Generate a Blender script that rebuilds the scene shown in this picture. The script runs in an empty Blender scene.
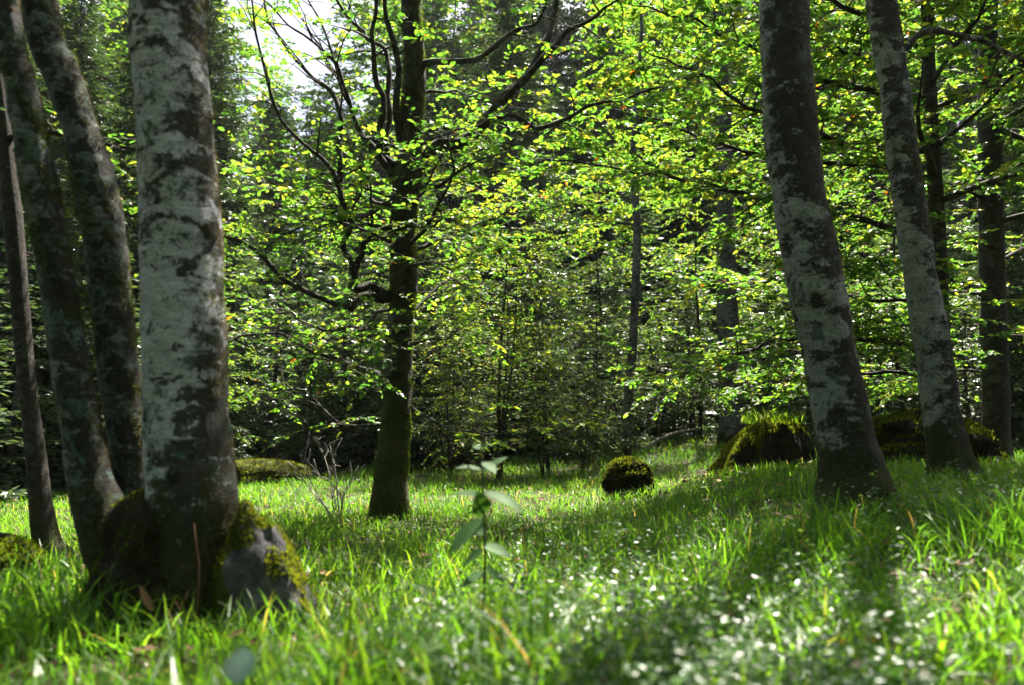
import bpy, math, random
import numpy as np
from mathutils import Vector, noise as mnoise

# ------------------------------------------------------------------ camera, sky, sun, exposure
C = bpy.context.scene
PITCH = math.radians(6.3)
CAMZ = 0.70
FPX = 796.0
cam_d = bpy.data.cameras.new('camera')
cam = bpy.data.objects.new('camera', cam_d)
C.collection.objects.link(cam)
cam.location = (0, 0, CAMZ)
cam.rotation_euler = (math.pi / 2 + PITCH, 0, 0)
cam_d.sensor_width = 36.0
cam_d.lens = FPX / 1024 * 36.0
cam_d.clip_start = 0.05
cam_d.clip_end = 2000
cam_d.dof.use_dof = True
cam_d.dof.focus_distance = 8.0
cam_d.dof.aperture_fstop = 1.8
C.camera = cam

SUN_EL, SUN_AZ = math.radians(62), math.radians(26)      # azimuth to the right of the view direction (+Y)
w = bpy.data.worlds.new('World')
C.world = w
w.use_nodes = True
wn = w.node_tree.nodes
sky = wn.new('ShaderNodeTexSky')
sky.sky_type = 'NISHITA'
sky.sun_disc = False
sky.sun_elevation = SUN_EL
sky.sun_rotation = SUN_AZ
sky.air_density = 1.0
sky.dust_density = 6.0
w.node_tree.links.new(sky.outputs['Color'], wn['Background'].inputs['Color'])
wn['Background'].inputs['Strength'].default_value = 0.05
sun_d = bpy.data.lights.new('sun', 'SUN')
sun_d.energy = 5.0
sun_d.angle = math.radians(0.5)
sun_d.color = (1.0, 0.94, 0.82)
sun = bpy.data.objects.new('sun', sun_d)
C.collection.objects.link(sun)
sdir = Vector((math.sin(SUN_AZ) * math.cos(SUN_EL), math.cos(SUN_AZ) * math.cos(SUN_EL), math.sin(SUN_EL)))
sun.rotation_euler = (-sdir).to_track_quat('-Z', 'Y').to_euler()
sun.location = sdir * 40
C.view_settings.view_transform = 'Standard'
C.view_settings.look = 'None'
C.view_settings.exposure = 2.45
C.view_settings.gamma = 1.0
C.render.film_transparent = False
cy = C.cycles
cy.max_bounces = 8
cy.diffuse_bounces = 4
cy.glossy_bounces = 2
cy.transmission_bounces = 6
cy.transparent_max_bounces = 4
cy.caustics_reflective = False
cy.caustics_refractive = False
cy.sample_clamp_indirect = 6.0
cy.use_denoising = True

# ------------------------------------------------------------------ helpers
ST, CT = math.sin(PITCH), math.cos(PITCH)


def PY(px, py, Y):
    """world point on the ray through a pixel of the photograph, at world depth Y"""
    a, b = (px - 512) / FPX, (342.5 - py) / FPX
    zc = Y / (CT - b * ST)
    return np.array((a * zc, Y, CAMZ + zc * (ST + b * CT)))


def sm(t):
    t = np.clip(t, 0, 1)
    return t * t * (3 - 2 * t)


def ground_z(x, y):
    x = np.asarray(x, float)
    y = np.asarray(y, float)
    z = 0.28 * sm((x - 0.5) / 2.0) * (1 - 0.25 * sm((y - 6) / 4))
    z = z + 0.10 * sm((x - 1.8) / 2.0)
    z = z - 0.13 * sm((-x - 1.3) / 3.5)
    z = z + 0.34 * sm((y - 11) / 8) * sm((x + 3) / 6)
    z = z + 0.10 * np.clip(y - 24, 0, 120) + 0.04 * np.clip(np.abs(x) - 14, 0, 60)
    z = z + 0.025 * np.sin(1.7 * x + 0.6 * y) * np.sin(1.3 * y - 0.4 * x) + 0.015 * np.sin(4.1 * x + 1.0) * np.sin(3.7 * y)
    return z


class Acc:
    """collects quads, then links them as one mesh object"""
    def __init__(self):
        self.v, self.f, self.t, self.n = [], [], [], 0

    def add(self, v, f, t=None):
        v = np.asarray(v, np.float32).reshape(-1, 3)
        f = np.asarray(f, np.int32).reshape(-1, 4)
        self.v.append(v)
        self.f.append(f + self.n)
        if t is None:
            t = np.zeros(len(v), np.float32)
        self.t.append(np.broadcast_to(np.asarray(t, np.float32), (len(v),)))
        self.n += len(v)

    def mesh(self, name, mat, smooth=True, origin=(0, 0, 0)):
        me = bpy.data.meshes.new(name)
        if self.n:
            v = np.concatenate(self.v) - np.asarray(origin, np.float32)
            f = np.concatenate(self.f)
            t = np.concatenate(self.t)
            me.vertices.add(len(v))
            me.vertices.foreach_set('co', v.ravel())
            me.loops.add(f.size)
            me.loops.foreach_set('vertex_index', f.ravel())
            me.polygons.add(len(f))
            me.polygons.foreach_set('loop_start', np.arange(0, f.size, 4, dtype=np.int32))
            me.update(calc_edges=True)
            a = me.attributes.new('tint', 'FLOAT', 'POINT')
            a.data.foreach_set('value', np.ascontiguousarray(t))
            me.polygons.foreach_set('use_smooth', np.full(len(f), smooth, bool))
        me.materials.append(mat)
        return me

    def obj(self, name, mat, parent=None, smooth=True, origin=(0, 0, 0)):
        return link(name, self.mesh(name, mat, smooth, origin), parent)


def link(name, data, parent=None):
    o = bpy.data.objects.new(name, data)
    C.collection.objects.link(o)
    if parent is not None:
        o.parent = parent
    return o


def tag(o, label=None, cat=None, group=None, kind=None):
    if label: o['label'] = label
    if cat: o['category'] = cat
    if group: o['group'] = group
    if kind: o['kind'] = kind
    return o


def thing(name, label, cat, loc, group=None):
    o = link(name, None)
    o.location = [float(c) for c in loc]
    return tag(o, label, cat, group)


def nrm(v):
    v = np.asarray(v, float)
    return v / np.maximum(np.linalg.norm(v, axis=-1, keepdims=True), 1e-9)


def resample(pts, rad, step):
    """Catmull-Rom through pts, radii interpolated"""
    pts = np.asarray(pts, float)
    rad = np.asarray(rad, float)
    if len(pts) < 3:
        pts = np.array([pts[0], (pts[0] + pts[-1]) / 2, pts[-1]])
        rad = np.array([rad[0], (rad[0] + rad[-1]) / 2, rad[-1]])
    P = np.vstack([2 * pts[0] - pts[1], pts, 2 * pts[-1] - pts[-2]])
    op, orr = [], []
    for i in range(len(pts) - 1):
        p0, p1, p2, p3 = P[i:i + 4]
        n = max(2, int(np.linalg.norm(p2 - p1) / step))
        for t in np.arange(n) / n:
            op.append(0.5 * (2 * p1 + (p2 - p0) * t + (2 * p0 - 5 * p1 + 4 * p2 - p3) * t * t + (3 * p1 - p0 - 3 * p2 + p3) * t ** 3))
            orr.append(rad[i] * (1 - t) + rad[i + 1] * t)
    op.append(pts[-1])
    orr.append(rad[-1])
    return np.array(op), np.array(orr)


def tube(acc, pts, rad, seg=8, step=0.1, lump=0.0, seed=0, flare=None, smooth_pts=True, freq=5.0):
    if smooth_pts:
        pts, rad = resample(pts, rad, step)
    else:
        pts, rad = np.asarray(pts, float), np.asarray(rad, float)
    n = len(pts)
    T = nrm(np.gradient(pts, axis=0))
    ref = np.array((1.0, 0, 0)) if abs(T[0][0]) < 0.8 else np.array((0, 1.0, 0))
    V = np.zeros((n, seg, 3))
    U = ref - T[0] * np.dot(ref, T[0])
    ang = np.arange(seg) / seg * 2 * math.pi
    ca, sa = np.cos(ang), np.sin(ang)
    for i in range(n):
        U = U - T[i] * np.dot(U, T[i])
        U = U / max(np.linalg.norm(U), 1e-9)
        W = np.cross(T[i], U)
        r = np.full(seg, rad[i])
        if flare is not None:
            h = max(0.0, pts[i][2] - flare[0])
            r = r * (1 + flare[1] * math.exp(-h / flare[2]) * (0.65 + 0.35 * np.cos(5 * ang + seed)))
        V[i] = pts[i] + (ca[:, None] * U + sa[:, None] * W) * r[:, None]
        if lump:
            for k in range(seg):
                p = V[i, k]
                d = mnoise.noise(Vector((p[0] * freq + seed, p[1] * freq, p[2] * freq * 0.7))) + 0.5 * mnoise.noise(Vector((p[0] * freq * 3 + seed, p[1] * freq * 3, p[2] * freq * 2.5)))
                if seg > 40: d += 0.28 * mnoise.noise(Vector((p[0] * freq * 9 + seed, p[1] * freq * 9, p[2] * freq * 9)))
                V[i, k] += (V[i, k] - pts[i]) * (lump * d)
    idx = np.arange(n * seg).reshape(n, seg)
    a, b = idx[:-1], idx[1:]
    F = np.stack([a, np.roll(a, -1, 1), np.roll(b, -1, 1), b], -1).reshape(-1, 4)
    acc.add(V.reshape(-1, 3), F)
    # closing tip
    tip = V[-1].mean(0) + T[-1] * rad[-1] * 0.6
    b0 = acc.n - seg
    acc.v[-1] = np.vstack([acc.v[-1], tip[None].astype(np.float32)])
    acc.t[-1] = np.zeros(len(acc.v[-1]), np.float32)
    tf = [(b0 + k, b0 + (k + 1) % seg, b0 + seg, b0 + seg) for k in range(0)]
    h = seg // 2
    for k in range(0, seg - 1, 2):
        tf.append((b0 + k, b0 + k + 1, b0 + (k + 2) % seg, b0 + seg))
    acc.f.append(np.array(tf, np.int32))
    acc.n += 1
    return pts, rad


LEAF = np.array([(0, 0, 0), (0.27, 0.28, 0.05), (0.25, 0.66, 0.04), (0, 1, -0.05), (-0.25, 0.66, 0.04), (-0.27, 0.28, 0.05)], float)
LEAF_F = np.array([(0, 1, 2, 3), (0, 3, 4, 5)])
TWIG = np.array([(-0.009, 0, 0), (0.009, 0, 0), (0.005, 1, 0), (-0.005, 1, 0)], float)
TWIG_F = np.array([(0, 1, 2, 3)])


def put_leaves(acc, pos, d, nor, size, tint, shape=LEAF, faces=LEAF_F, wide=1.0):
    pos = np.asarray(pos, float)
    N = len(pos)
    if not N: return
    d = nrm(d)
    s = nrm(np.cross(d, nor))
    n = np.cross(s, d)
    size = np.broadcast_to(size, (N,))
    k = len(shape)
    V = pos[:, None, :] + size[:, None, None] * (shape[None, :, 0:1] * wide * s[:, None, :] + shape[None, :, 1:2] * d[:, None, :] + shape[None, :, 2:3] * n[:, None, :])
    F = faces[None] + (np.arange(N) * k)[:, None, None]
    acc.add(V.reshape(-1, 3), F.reshape(-1, 4), np.repeat(np.asarray(tint), k))


def twig_leaves(acc, tw, rng, leaf=0.065, per=6, up=0.42, toff=0.0):
    """tw: rows of p0(3), dir(3), length"""
    tw = np.asarray(tw)
    if not len(tw): return
    N = len(tw)
    u = (np.arange(per)[None, :] + rng.random((N, per))) / per
    p0, d, L = tw[:, 0:3], nrm(tw[:, 3:6]), tw[:, 6]
    pos = p0[:, None] + d[:, None] * (L[:, None] * u)[..., None]
    pos[..., 2] -= 0.15 * L[:, None] * u * u
    side = np.where(np.arange(per) % 2 == 0, 1.0, -1.0)[None, :, None]
    lat = nrm(np.cross(d, np.array((0, 0, 1.0)) + rng.normal(0, 0.1, (N, 3))))
    ld = d[:, None] * 0.7 + lat[:, None] * side * 0.8 + rng.normal(0, 0.25, (N, per, 3))
    ld[..., 2] -= 0.12
    nn = np.array((0, 0, 1.0)) + rng.normal(0, up, (N, per, 3))
    tt = np.clip(rng.normal(0.42, 0.2, (N, per)) + rng.normal(0, 0.2, (N, 1)) + toff, 0, 0.92)
    tt = np.where(rng.random((N, per)) < 0.003, 1.0, tt)
    put_leaves(acc, pos.reshape(-1, 3), ld.reshape(-1, 3), nn.reshape(-1, 3), leaf * rng.uniform(0.45, 1.3, N * per), tt.reshape(-1))


def grow_limb(wood, leafacc, pts, rad, rng, sec=0.20, seclen=0.9, t0=0.2, twigsp=0.11, twiglen=0.26, leaf=0.065, per=6, seg=6, lift=0.1, toff=0.0, limb_acc=None, up=0.42, density=1.0):
    """a limb with side branches that carry flat sprays of leaves"""
    la = limb_acc if limb_acc is not None else wood
    P, R = tube(la, pts, rad, seg=seg, step=0.12, lump=0.28 if seg >= 8 else 0.0, seed=rng.random() * 50, freq=9)
    n = len(P)
    T = nrm(np.gradient(P, axis=0))
    acc_len = np.concatenate([[0], np.cumsum(np.linalg.norm(np.diff(P, axis=0), axis=1))])
    tot = acc_len[-1]
    s = tot * t0
    side = 1
    tw = []
    while s < tot:
        i = min(n - 1, int(np.searchsorted(acc_len, s)))
        t = s / tot
        side = -side
        lat = np.cross(T[i], (0, 0, 1.0))
        lat = lat / max(np.linalg.norm(lat), 0.2)
        d = nrm(T[i] * 0.55 + lat * side * rng.uniform(0.6, 1.0) + np.array((0, 0, lift + rng.normal(0, 0.15))) + rng.normal(0, 0.1, 3))
        L = seclen * (1 - 0.55 * t) * rng.uniform(0.55, 1.15)
        m = 5
        q = [P[i]]
        dd = d.copy()
        for k in range(m):
            dd = nrm(dd + rng.normal(0, 0.2, 3) + np.array((0, 0, -0.05)))
            q.append(q[-1] + dd * L / m)
        q = np.array(q)
        tube(wood, q, np.linspace(min(R[i] * 0.6, 0.011), 0.002, m + 1), seg=4, smooth_pts=False)
        if rng.random() < density:
            k = max(2, int(L / twigsp))
            for j in range(k):
                u = (j + rng.random()) / k
                if u < 0.15: continue
                a = u * m
                ia = min(m - 1, int(a))
                p = q[ia] + (q[ia + 1] - q[ia]) * (a - ia)
                dv = nrm(q[ia + 1] - q[ia])
                lt = nrm(np.cross(dv, (0, 0, 1.0)))
                td = nrm(dv * 0.7 + lt * (1 if j % 2 else -1) * 0.8 + rng.normal(0, 0.16, 3))
                tw.append(np.concatenate([p, td, [twiglen * rng.uniform(0.5, 1.2) * (1.1 - 0.5 * u)]]))
            tw.append(np.concatenate([q[-1], dd, [twiglen]]))
        s += sec * rng.uniform(0.6, 1.4)
    tw.append(np.concatenate([P[-1], T[-1], [twiglen]]))
    if leafacc is not None:
        twig_leaves(leafacc, tw, rng, leaf, per, up, toff)
        A = np.asarray(tw)
        dd = nrm(A[:, 3:6]) + np.array((0, 0, -0.13))
        put_leaves(wood, A[:, 0:3], dd, rng.normal(0, 1, (len(A), 3)), A[:, 6], np.zeros(len(A)), TWIG, TWIG_F)
    return tw


# ------------------------------------------------------------------ materials
def mat(name):
    m = bpy.data.materials.new(name)
    m.use_nodes = True
    nt = m.node_tree
    for n in list(nt.nodes): nt.nodes.remove(n)
    out = nt.nodes.new('ShaderNodeOutputMaterial')

    def N(t, **kw):
        n = nt.nodes.new(t)
        for k, v in kw.items():
            if k.startswith('_'): setattr(n, k[1:], v)
            else: n.inputs[k.replace('__', ' ')].default_value = v
        return n
    return m, nt, N, nt.links.new, out


def ramp(N, L, src, stops, interp='LINEAR'):
    r = N('ShaderNodeValToRGB')
    r.color_ramp.interpolation = interp
    e = r.color_ramp.elements
    while len(e) < len(stops): e.new(0.5)
    for x, (p, c) in zip(e, stops):
        x.position = p
        x.color = (c, c, c, 1) if isinstance(c, (int, float)) else (*c, 1)
    L(src, r.inputs['Fac'])
    return r.outputs['Color']


def leaf_mat(name, stops, trans=0.45, tgain=2.2, rough=0.45, spec=0.35, ttint=(1.25, 1.15, 0.45)):
    m, nt, N, L, out = mat(name)
    a = N('ShaderNodeAttribute', _attribute_name='tint')
    col = ramp(N, L, a.outputs['Fac'], stops)
    p = N('ShaderNodeBsdfPrincipled', Roughness=rough)
    p.inputs['Specular IOR Level'].default_value = spec
    L(col, p.inputs['Base Color'])
    mul = N('ShaderNodeMix', _data_type='RGBA', _blend_type='MULTIPLY')
    mul.inputs['Factor'].default_value = 1
    L(col, mul.inputs['A'])
    mul.inputs['B'].default_value = (tgain * ttint[0], tgain * ttint[1], tgain * ttint[2], 1)
    mul.clamp_result = False
    t = N('ShaderNodeBsdfTranslucent')
    L(mul.outputs['Result'], t.inputs['Color'])
    mx = N('ShaderNodeMixShader', Fac=trans)
    L(p.outputs[0], mx.inputs[1])
    L(t.outputs[0], mx.inputs[2])
    L(mx.outputs[0], out.inputs['Surface'])
    return m


def bark_mat(name, dark=(0.022, 0.019, 0.016), mid=(0.13, 0.12, 0.11), pale=(0.40, 0.40, 0.42), pale_amt=0.5, lichen=(0.13, 0.20, 0.16), lich_amt=0.4, moss_h=0.5, moss_amt=0.3, scale=1.0, moss=(0.045, 0.05, 0.012), bump=0.5):
    m, nt, N, L, out = mat(name)
    tc = N('ShaderNodeTexCoord')
    mp = N('ShaderNodeMapping')
    mp.inputs['Scale'].default_value = (scale * 1.5, scale * 1.5, scale * 1.5)
    L(tc.outputs['Object'], mp.inputs['Vector'])

    def nz(s, det=6, rough=0.6, dist=0.0, stretch=None):
        v = mp.outputs[0]
        if stretch:
            m2 = N('ShaderNodeMapping')
            m2.inputs['Scale'].default_value = stretch
            m2.inputs['Location'].default_value = (s * 1.37, s * 0.71, s)
            L(v, m2.inputs['Vector'])
            v = m2.outputs[0]
        t = N('ShaderNodeTexNoise', Scale=s, Detail=det, Roughness=rough, Distortion=dist)
        L(v, t.inputs['Vector'])
        return t.outputs['Fac']

    def mixc(f, a, b):
        x = N('ShaderNodeMix', _data_type='RGBA')
        L(f, x.inputs['Factor'])
        for s, k in ((a, 'A'), (b, 'B')):
            if isinstance(s, tuple): x.inputs[k].default_value = (*s, 1)
            else: L(s, x.inputs[k])
        return x.outputs['Result']

    def thr(src, lo, hi): return ramp(N, L, src, [(lo, 0.0), (hi, 1.0)])
    fine = nz(34, 8, 0.7, stretch=(1, 1, 0.8))
    base = mixc(thr(nz(9, 8, 0.7, 0.4), 0.38, 0.62), dark, mid)
    pl = nz(4.5, 10, 0.74, 0.25, (1, 1, 1.7))
    pm0 = N('ShaderNodeMath', _operation='MULTIPLY_ADD')
    L(fine, pm0.inputs[0]); pm0.inputs[1].default_value = 0.22; L(pl, pm0.inputs[2])
    pm1 = N('ShaderNodeMath', _operation='MULTIPLY_ADD')          # whole stretches of stem paler or darker
    L(nz(0.9, 3, 0.5, 0.0, (1, 1, 1.2)), pm1.inputs[0]); pm1.inputs[1].default_value = 0.55; L(pm0.outputs[0], pm1.inputs[2])
    geo = N('ShaderNodeNewGeometry')
    sn = N('ShaderNodeSeparateXYZ')
    L(geo.outputs['Normal'], sn.inputs[0])
    pm = N('ShaderNodeMath', _operation='MULTIPLY_ADD')           # crust and moss gather on the right-hand side of the stems
    L(sn.outputs['X'], pm.inputs[0]); pm.inputs[1].default_value = -0.07; L(pm1.outputs[0], pm.inputs[2])
    c = 0.61 + 0.275 + (0.5 - pale_amt) * 0.30
    palev = mixc(thr(nz(15, 5, 0.6), 0.3, 0.7), tuple(k * 0.62 for k in pale), pale)
    col = mixc(thr(pm.outputs[0], c - 0.02, c + 0.025), base, palev)
    lc = nz(7, 10, 0.75, 0.5, (1.1, 1.1, 0.9))
    lm = N('ShaderNodeMath', _operation='MULTIPLY_ADD')
    L(fine, lm.inputs[0]); lm.inputs[1].default_value = 0.3; L(lc, lm.inputs[2])
    c2 = 0.72 + (0.4 - lich_amt) * 0.3
    licv = mixc(thr(nz(28, 5, 0.7), 0.4, 0.65), tuple(k * 0.4 for k in lichen), lichen)
    col = mixc(thr(lm.outputs[0], c2 - 0.02, c2 + 0.03), col, licv)
    # fine horizontal wrinkles
    wr = thr(nz(7, 5, 0.6, 0.5, (1.2, 1.2, 9)), 0.44, 0.60)
    wm = N('ShaderNodeMix', _data_type='RGBA', _blend_type='MULTIPLY')
    wm.inputs['Factor'].default_value = 0.28
    L(col, wm.inputs['A']); L(wr, wm.inputs['B'])
    col = wm.outputs['Result']
    # dark cracks and specks
    col = mixc(thr(nz(22, 9, 0.8, 1.2, (1, 1, 1.8)), 0.58, 0.64), col, dark)
    col = mixc(thr(nz(60, 4, 0.7, 0.6, (1, 1, 1.5)), 0.60, 0.66), col, dark)
    # moss: patches, and a ragged sleeve low on the stem
    sx = N('ShaderNodeSeparateXYZ')
    L(tc.outputs['Object'], sx.inputs[0])
    g = N('ShaderNodeMapRange')
    g.inputs['From Min'].default_value = 0.0
    g.inputs['From Max'].default_value = moss_h
    g.inputs['To Min'].default_value = 0.5
    g.inputs['To Max'].default_value = 0.0
    L(sx.outputs['Z'], g.inputs['Value'])
    ad = N('ShaderNodeMath', _operation='ADD')
    L(g.outputs[0], ad.inputs[0]); L(nz(6, 8, 0.7, 0.2, (1, 1, 0.6)), ad.inputs[1])
    c3 = 0.68 + (0.3 - moss_amt) * 0.3
    mossv = mixc(thr(nz(40, 4, 0.7), 0.35, 0.65), (0.022, 0.018, 0.010), moss)
    col = mixc(thr(ad.outputs[0], c3 - 0.03, c3 + 0.04), col, mossv)
    p = N('ShaderNodeBsdfPrincipled', Roughness=0.85)
    p.inputs['Specular IOR Level'].default_value = 0.25
    L(col, p.inputs['Base Color'])
    hb = N('ShaderNodeMath', _operation='MULTIPLY_ADD')
    L(nz(12, 9, 0.75, 0.6, (1, 1, 1.4)), hb.inputs[0]); hb.inputs[1].default_value = 1.0; L(fine, hb.inputs[2])
    b = N('ShaderNodeBump', Strength=min(1.0, bump * 1.5), Distance=0.03)
    L(hb.outputs[0], b.inputs['Height'])
    L(b.outputs[0], p.inputs['Normal'])
    L(p.outputs[0], out.inputs['Surface'])
    return m


def noise_mat(name, stops, scale=8, bump=0.6, rough=0.9, dist=0.03, second=None):
    m, nt, N, L, out = mat(name)
    tc = N('ShaderNodeTexCoord')
    t = N('ShaderNodeTexNoise', Scale=scale, Detail=10, Roughness=0.7, Distortion=0.3)
    L(tc.outputs['Object'], t.inputs['Vector'])
    col = ramp(N, L, t.outputs['Fac'], stops)
    if second:
        t2 = N('ShaderNodeTexNoise', Scale=second[0], Detail=8, Roughness=0.65)
        L(tc.outputs['Object'], t2.inputs['Vector'])
        f = ramp(N, L, t2.outputs['Fac'], [(second[1] - 0.04, 0.0), (second[1] + 0.04, 1.0)])
        x = N('ShaderNodeMix', _data_type='RGBA')
        L(f, x.inputs['Factor']); L(col, x.inputs['A'])
        x.inputs['B'].default_value = (*second[2], 1)
        col = x.outputs['Result']
    p = N('ShaderNodeBsdfPrincipled', Roughness=rough)
    p.inputs['Specular IOR Level'].default_value = 0.2
    L(col, p.inputs['Base Color'])
    t3 = N('ShaderNodeTexNoise', Scale=scale * 4, Detail=8, Roughness=0.7)
    L(tc.outputs['Object'], t3.inputs['Vector'])
    b = N('ShaderNodeBump', Strength=bump, Distance=dist)
    L(t3.outputs['Fac'], b.inputs['Height'])
    L(b.outputs[0], p.inputs['Normal'])
    L(p.outputs[0], out.inputs['Surface'])
    return m


M = {}
M['beech_leaf'] = leaf_mat('beech_leaf', [(0.0, (0.022, 0.06, 0.010)), (0.35, (0.045, 0.105, 0.012)), (0.7, (0.085, 0.135, 0.014)), (0.95, (0.15, 0.15, 0.015)), (1.0, (0.30, 0.09, 0.012))], 0.55, 2.6, ttint=(1.08, 1.1, 0.68))
M['olive_leaf'] = leaf_mat('olive_leaf', [(0.0, (0.03, 0.065, 0.020)), (0.5, (0.055, 0.10, 0.026)), (0.95, (0.10, 0.14, 0.028)), (1.0, (0.22, 0.16, 0.02))], 0.42, 2.1, rough=0.48, spec=0.3, ttint=(1.2, 1.1, 0.7))
M['needle'] = leaf_mat('needle', [(0.0, (0.018, 0.036, 0.018)), (0.6, (0.038, 0.062, 0.028)), (1.0, (0.065, 0.085, 0.035))], 0.22, 1.8, rough=0.42, spec=0.5, ttint=(1, 1.1, 0.5))
M['pale_needle'] = leaf_mat('pale_needle', [(0.0, (0.025, 0.05, 0.026)), (0.6, (0.046, 0.075, 0.034)), (1.0, (0.08, 0.105, 0.042))], 0.26, 2.0, rough=0.36, spec=0.6, ttint=(1, 1.1, 0.5))  # grey-green needles of young firs, brightened to read as sunlit
M['grass'] = leaf_mat('grass', [(0.0, (0.024, 0.072, 0.006)), (0.5, (0.045, 0.118, 0.008)), (0.9, (0.085, 0.15, 0.010)), (0.965, (0.18, 0.17, 0.05)), (1.0, (0.24, 0.16, 0.07))], 0.53, 3.0, rough=0.40, spec=0.35, ttint=(1.3, 1.15, 0.6))
M['cover_leaf'] = leaf_mat('cover_leaf', [(0.0, (0.025, 0.07, 0.018)), (0.7, (0.045, 0.11, 0.025)), (0.95, (0.08, 0.14, 0.03)), (1.0, (0.10, 0.055, 0.022))], 0.38, 2.2, rough=0.36, spec=0.42)
M['moss'] = leaf_mat('moss', [(0.0, (0.03, 0.05, 0.008)), (0.5, (0.06, 0.085, 0.010)), (1.0, (0.12, 0.13, 0.015))], 0.4, 2.4, rough=0.8, spec=0.1)
M['shade_moss'] = leaf_mat('shade_moss', [(0.0, (0.010, 0.012, 0.004)), (1.0, (0.035, 0.036, 0.010))], 0.15, 1.5, rough=0.85, spec=0.05)  # darker copy of the moss, stands in for its shaded faces
M['dry_moss'] = leaf_mat('dry_moss', [(0.0, (0.03, 0.024, 0.010)), (0.5, (0.065, 0.052, 0.018)), (1.0, (0.09, 0.09, 0.025))], 0.4, 2.0, rough=0.8, spec=0.1, ttint=(1.15, 1.0, 0.7))
M['herb_leaf'] = leaf_mat('herb_leaf', [(0.0, (0.03, 0.085, 0.018)), (1.0, (0.05, 0.12, 0.03))], 0.3, 1.5, rough=0.62, spec=0.2)
M['sky_sheen_leaf'] = leaf_mat('sky_sheen_leaf', [(0.0, (0.05, 0.10, 0.07)), (1.0, (0.07, 0.125, 0.10))], 0.3, 1.2, rough=0.6, spec=0.2, ttint=(1, 1, 1))  # sky reflection painted into the base colour
M['brown_leaf'] = leaf_mat('brown_leaf', [(0.0, (0.20, 0.09, 0.045)), (1.0, (0.26, 0.13, 0.07))], 0.35, 1.3, rough=0.6, spec=0.2, ttint=(1, 1, 1))
M['litter'] = leaf_mat('litter', [(0.0, (0.05, 0.03, 0.016)), (0.6, (0.11, 0.06, 0.028)), (1.0, (0.20, 0.13, 0.07))], 0.1, 1.3, rough=0.7, spec=0.2, ttint=(1, 1, 1))
M['bark_pale'] = bark_mat('bark_pale', mid=(0.065, 0.06, 0.055), pale=(0.60, 0.60, 0.65), pale_amt=0.62, lich_amt=0.38, moss_h=0.75, moss_amt=0.25)
M['bark_lichen'] = bark_mat('bark_lichen', dark=(0.022, 0.020, 0.017), mid=(0.036, 0.034, 0.03), pale=(0.24, 0.25, 0.26), pale_amt=0.38, lich_amt=0.52, moss_h=0.7, moss_amt=0.38)
M['bark_blotched'] = bark_mat('bark_blotched', dark=(0.022, 0.018, 0.014), mid=(0.055, 0.046, 0.036), pale=(0.34, 0.345, 0.33), pale_amt=0.52, lich_amt=0.40, lichen=(0.12, 0.16, 0.13), moss_h=0.6, moss_amt=0.36)
M['bark_mottled'] = bark_mat('bark_mottled', dark=(0.02, 0.016, 0.012), mid=(0.045, 0.036, 0.027), pale=(0.33, 0.335, 0.33), pale_amt=0.39, lichen=(0.12, 0.155, 0.13), lich_amt=0.38, moss_h=0.6, moss_amt=0.36)
M['bark_moss'] = bark_mat('bark_moss', dark=(0.016, 0.013, 0.009), mid=(0.055, 0.046, 0.034), pale=(0.13, 0.13, 0.11), pale_amt=0.25, lich_amt=0.3, moss_h=1.2, moss_amt=0.5, moss=(0.06, 0.07, 0.014))
M['bark_dark'] = bark_mat('bark_dark', dark=(0.014, 0.011, 0.009), mid=(0.05, 0.042, 0.034), pale=(0.10, 0.095, 0.09), pale_amt=0.25, lich_amt=0.2, moss_h=0.5, moss_amt=0.25)
M['bark_fir'] = bark_mat('bark_fir', dark=(0.03, 0.027, 0.026), mid=(0.11, 0.10, 0.098), pale=(0.25, 0.24, 0.24), pale_amt=0.42, lich_amt=0.2, moss_h=0.4, moss_amt=0.2, scale=2.0, bump=0.9)
M['root'] = bark_mat('root', dark=(0.008, 0.006, 0.004), mid=(0.02, 0.015, 0.010), pale=(0.14, 0.14, 0.14), pale_amt=0.2, lich_amt=0.2, moss_h=0.8, moss_amt=0.45, moss=(0.025, 0.022, 0.008), bump=0.9)  # shade at the foot of the stems darkened into the colour
M['rock'] = noise_mat('rock', [(0.32, (0.035, 0.033, 0.035)), (0.5, (0.10, 0.096, 0.10)), (0.72, (0.19, 0.185, 0.19))], 15, 1.0, 0.85, second=(5, 0.66, (0.05, 0.06, 0.015)))
M['moss_soil'] = noise_mat('moss_soil', [(0.3, (0.015, 0.018, 0.006)), (0.7, (0.05, 0.06, 0.012))], 9, 0.9)
M['rotten'] = noise_mat('rotten', [(0.3, (0.006, 0.005, 0.003)), (0.7, (0.03, 0.02, 0.012))], 10, 1.0, second=(6, 0.56, (0.03, 0.035, 0.01)))  # rotten wood, near-black to carry the shade of stump and boulder fronts
M['soil'] = noise_mat('soil', [(0.3, (0.018, 0.013, 0.008)), (0.5, (0.04, 0.03, 0.018)), (0.7, (0.075, 0.055, 0.032))], 3, 0.8, second=(0.7, 0.5, (0.03, 0.042, 0.012)))
M['dead_wood'] = noise_mat('dead_wood', [(0.3, (0.10, 0.09, 0.08)), (0.7, (0.32, 0.29, 0.26))], 12, 0.5)
M['twig'] = noise_mat('twig', [(0.3, (0.025, 0.02, 0.015)), (0.7, (0.08, 0.065, 0.05))], 12, 0.5)
M['herb_stem'] = noise_mat('herb_stem', [(0.3, (0.04, 0.06, 0.02)), (0.7, (0.08, 0.10, 0.035))], 12, 0.3)
M['cane'] = noise_mat('cane', [(0.3, (0.05, 0.022, 0.012)), (0.7, (0.12, 0.055, 0.03))], 12, 0.3)

rng = np.random.default_rng(7)

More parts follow.
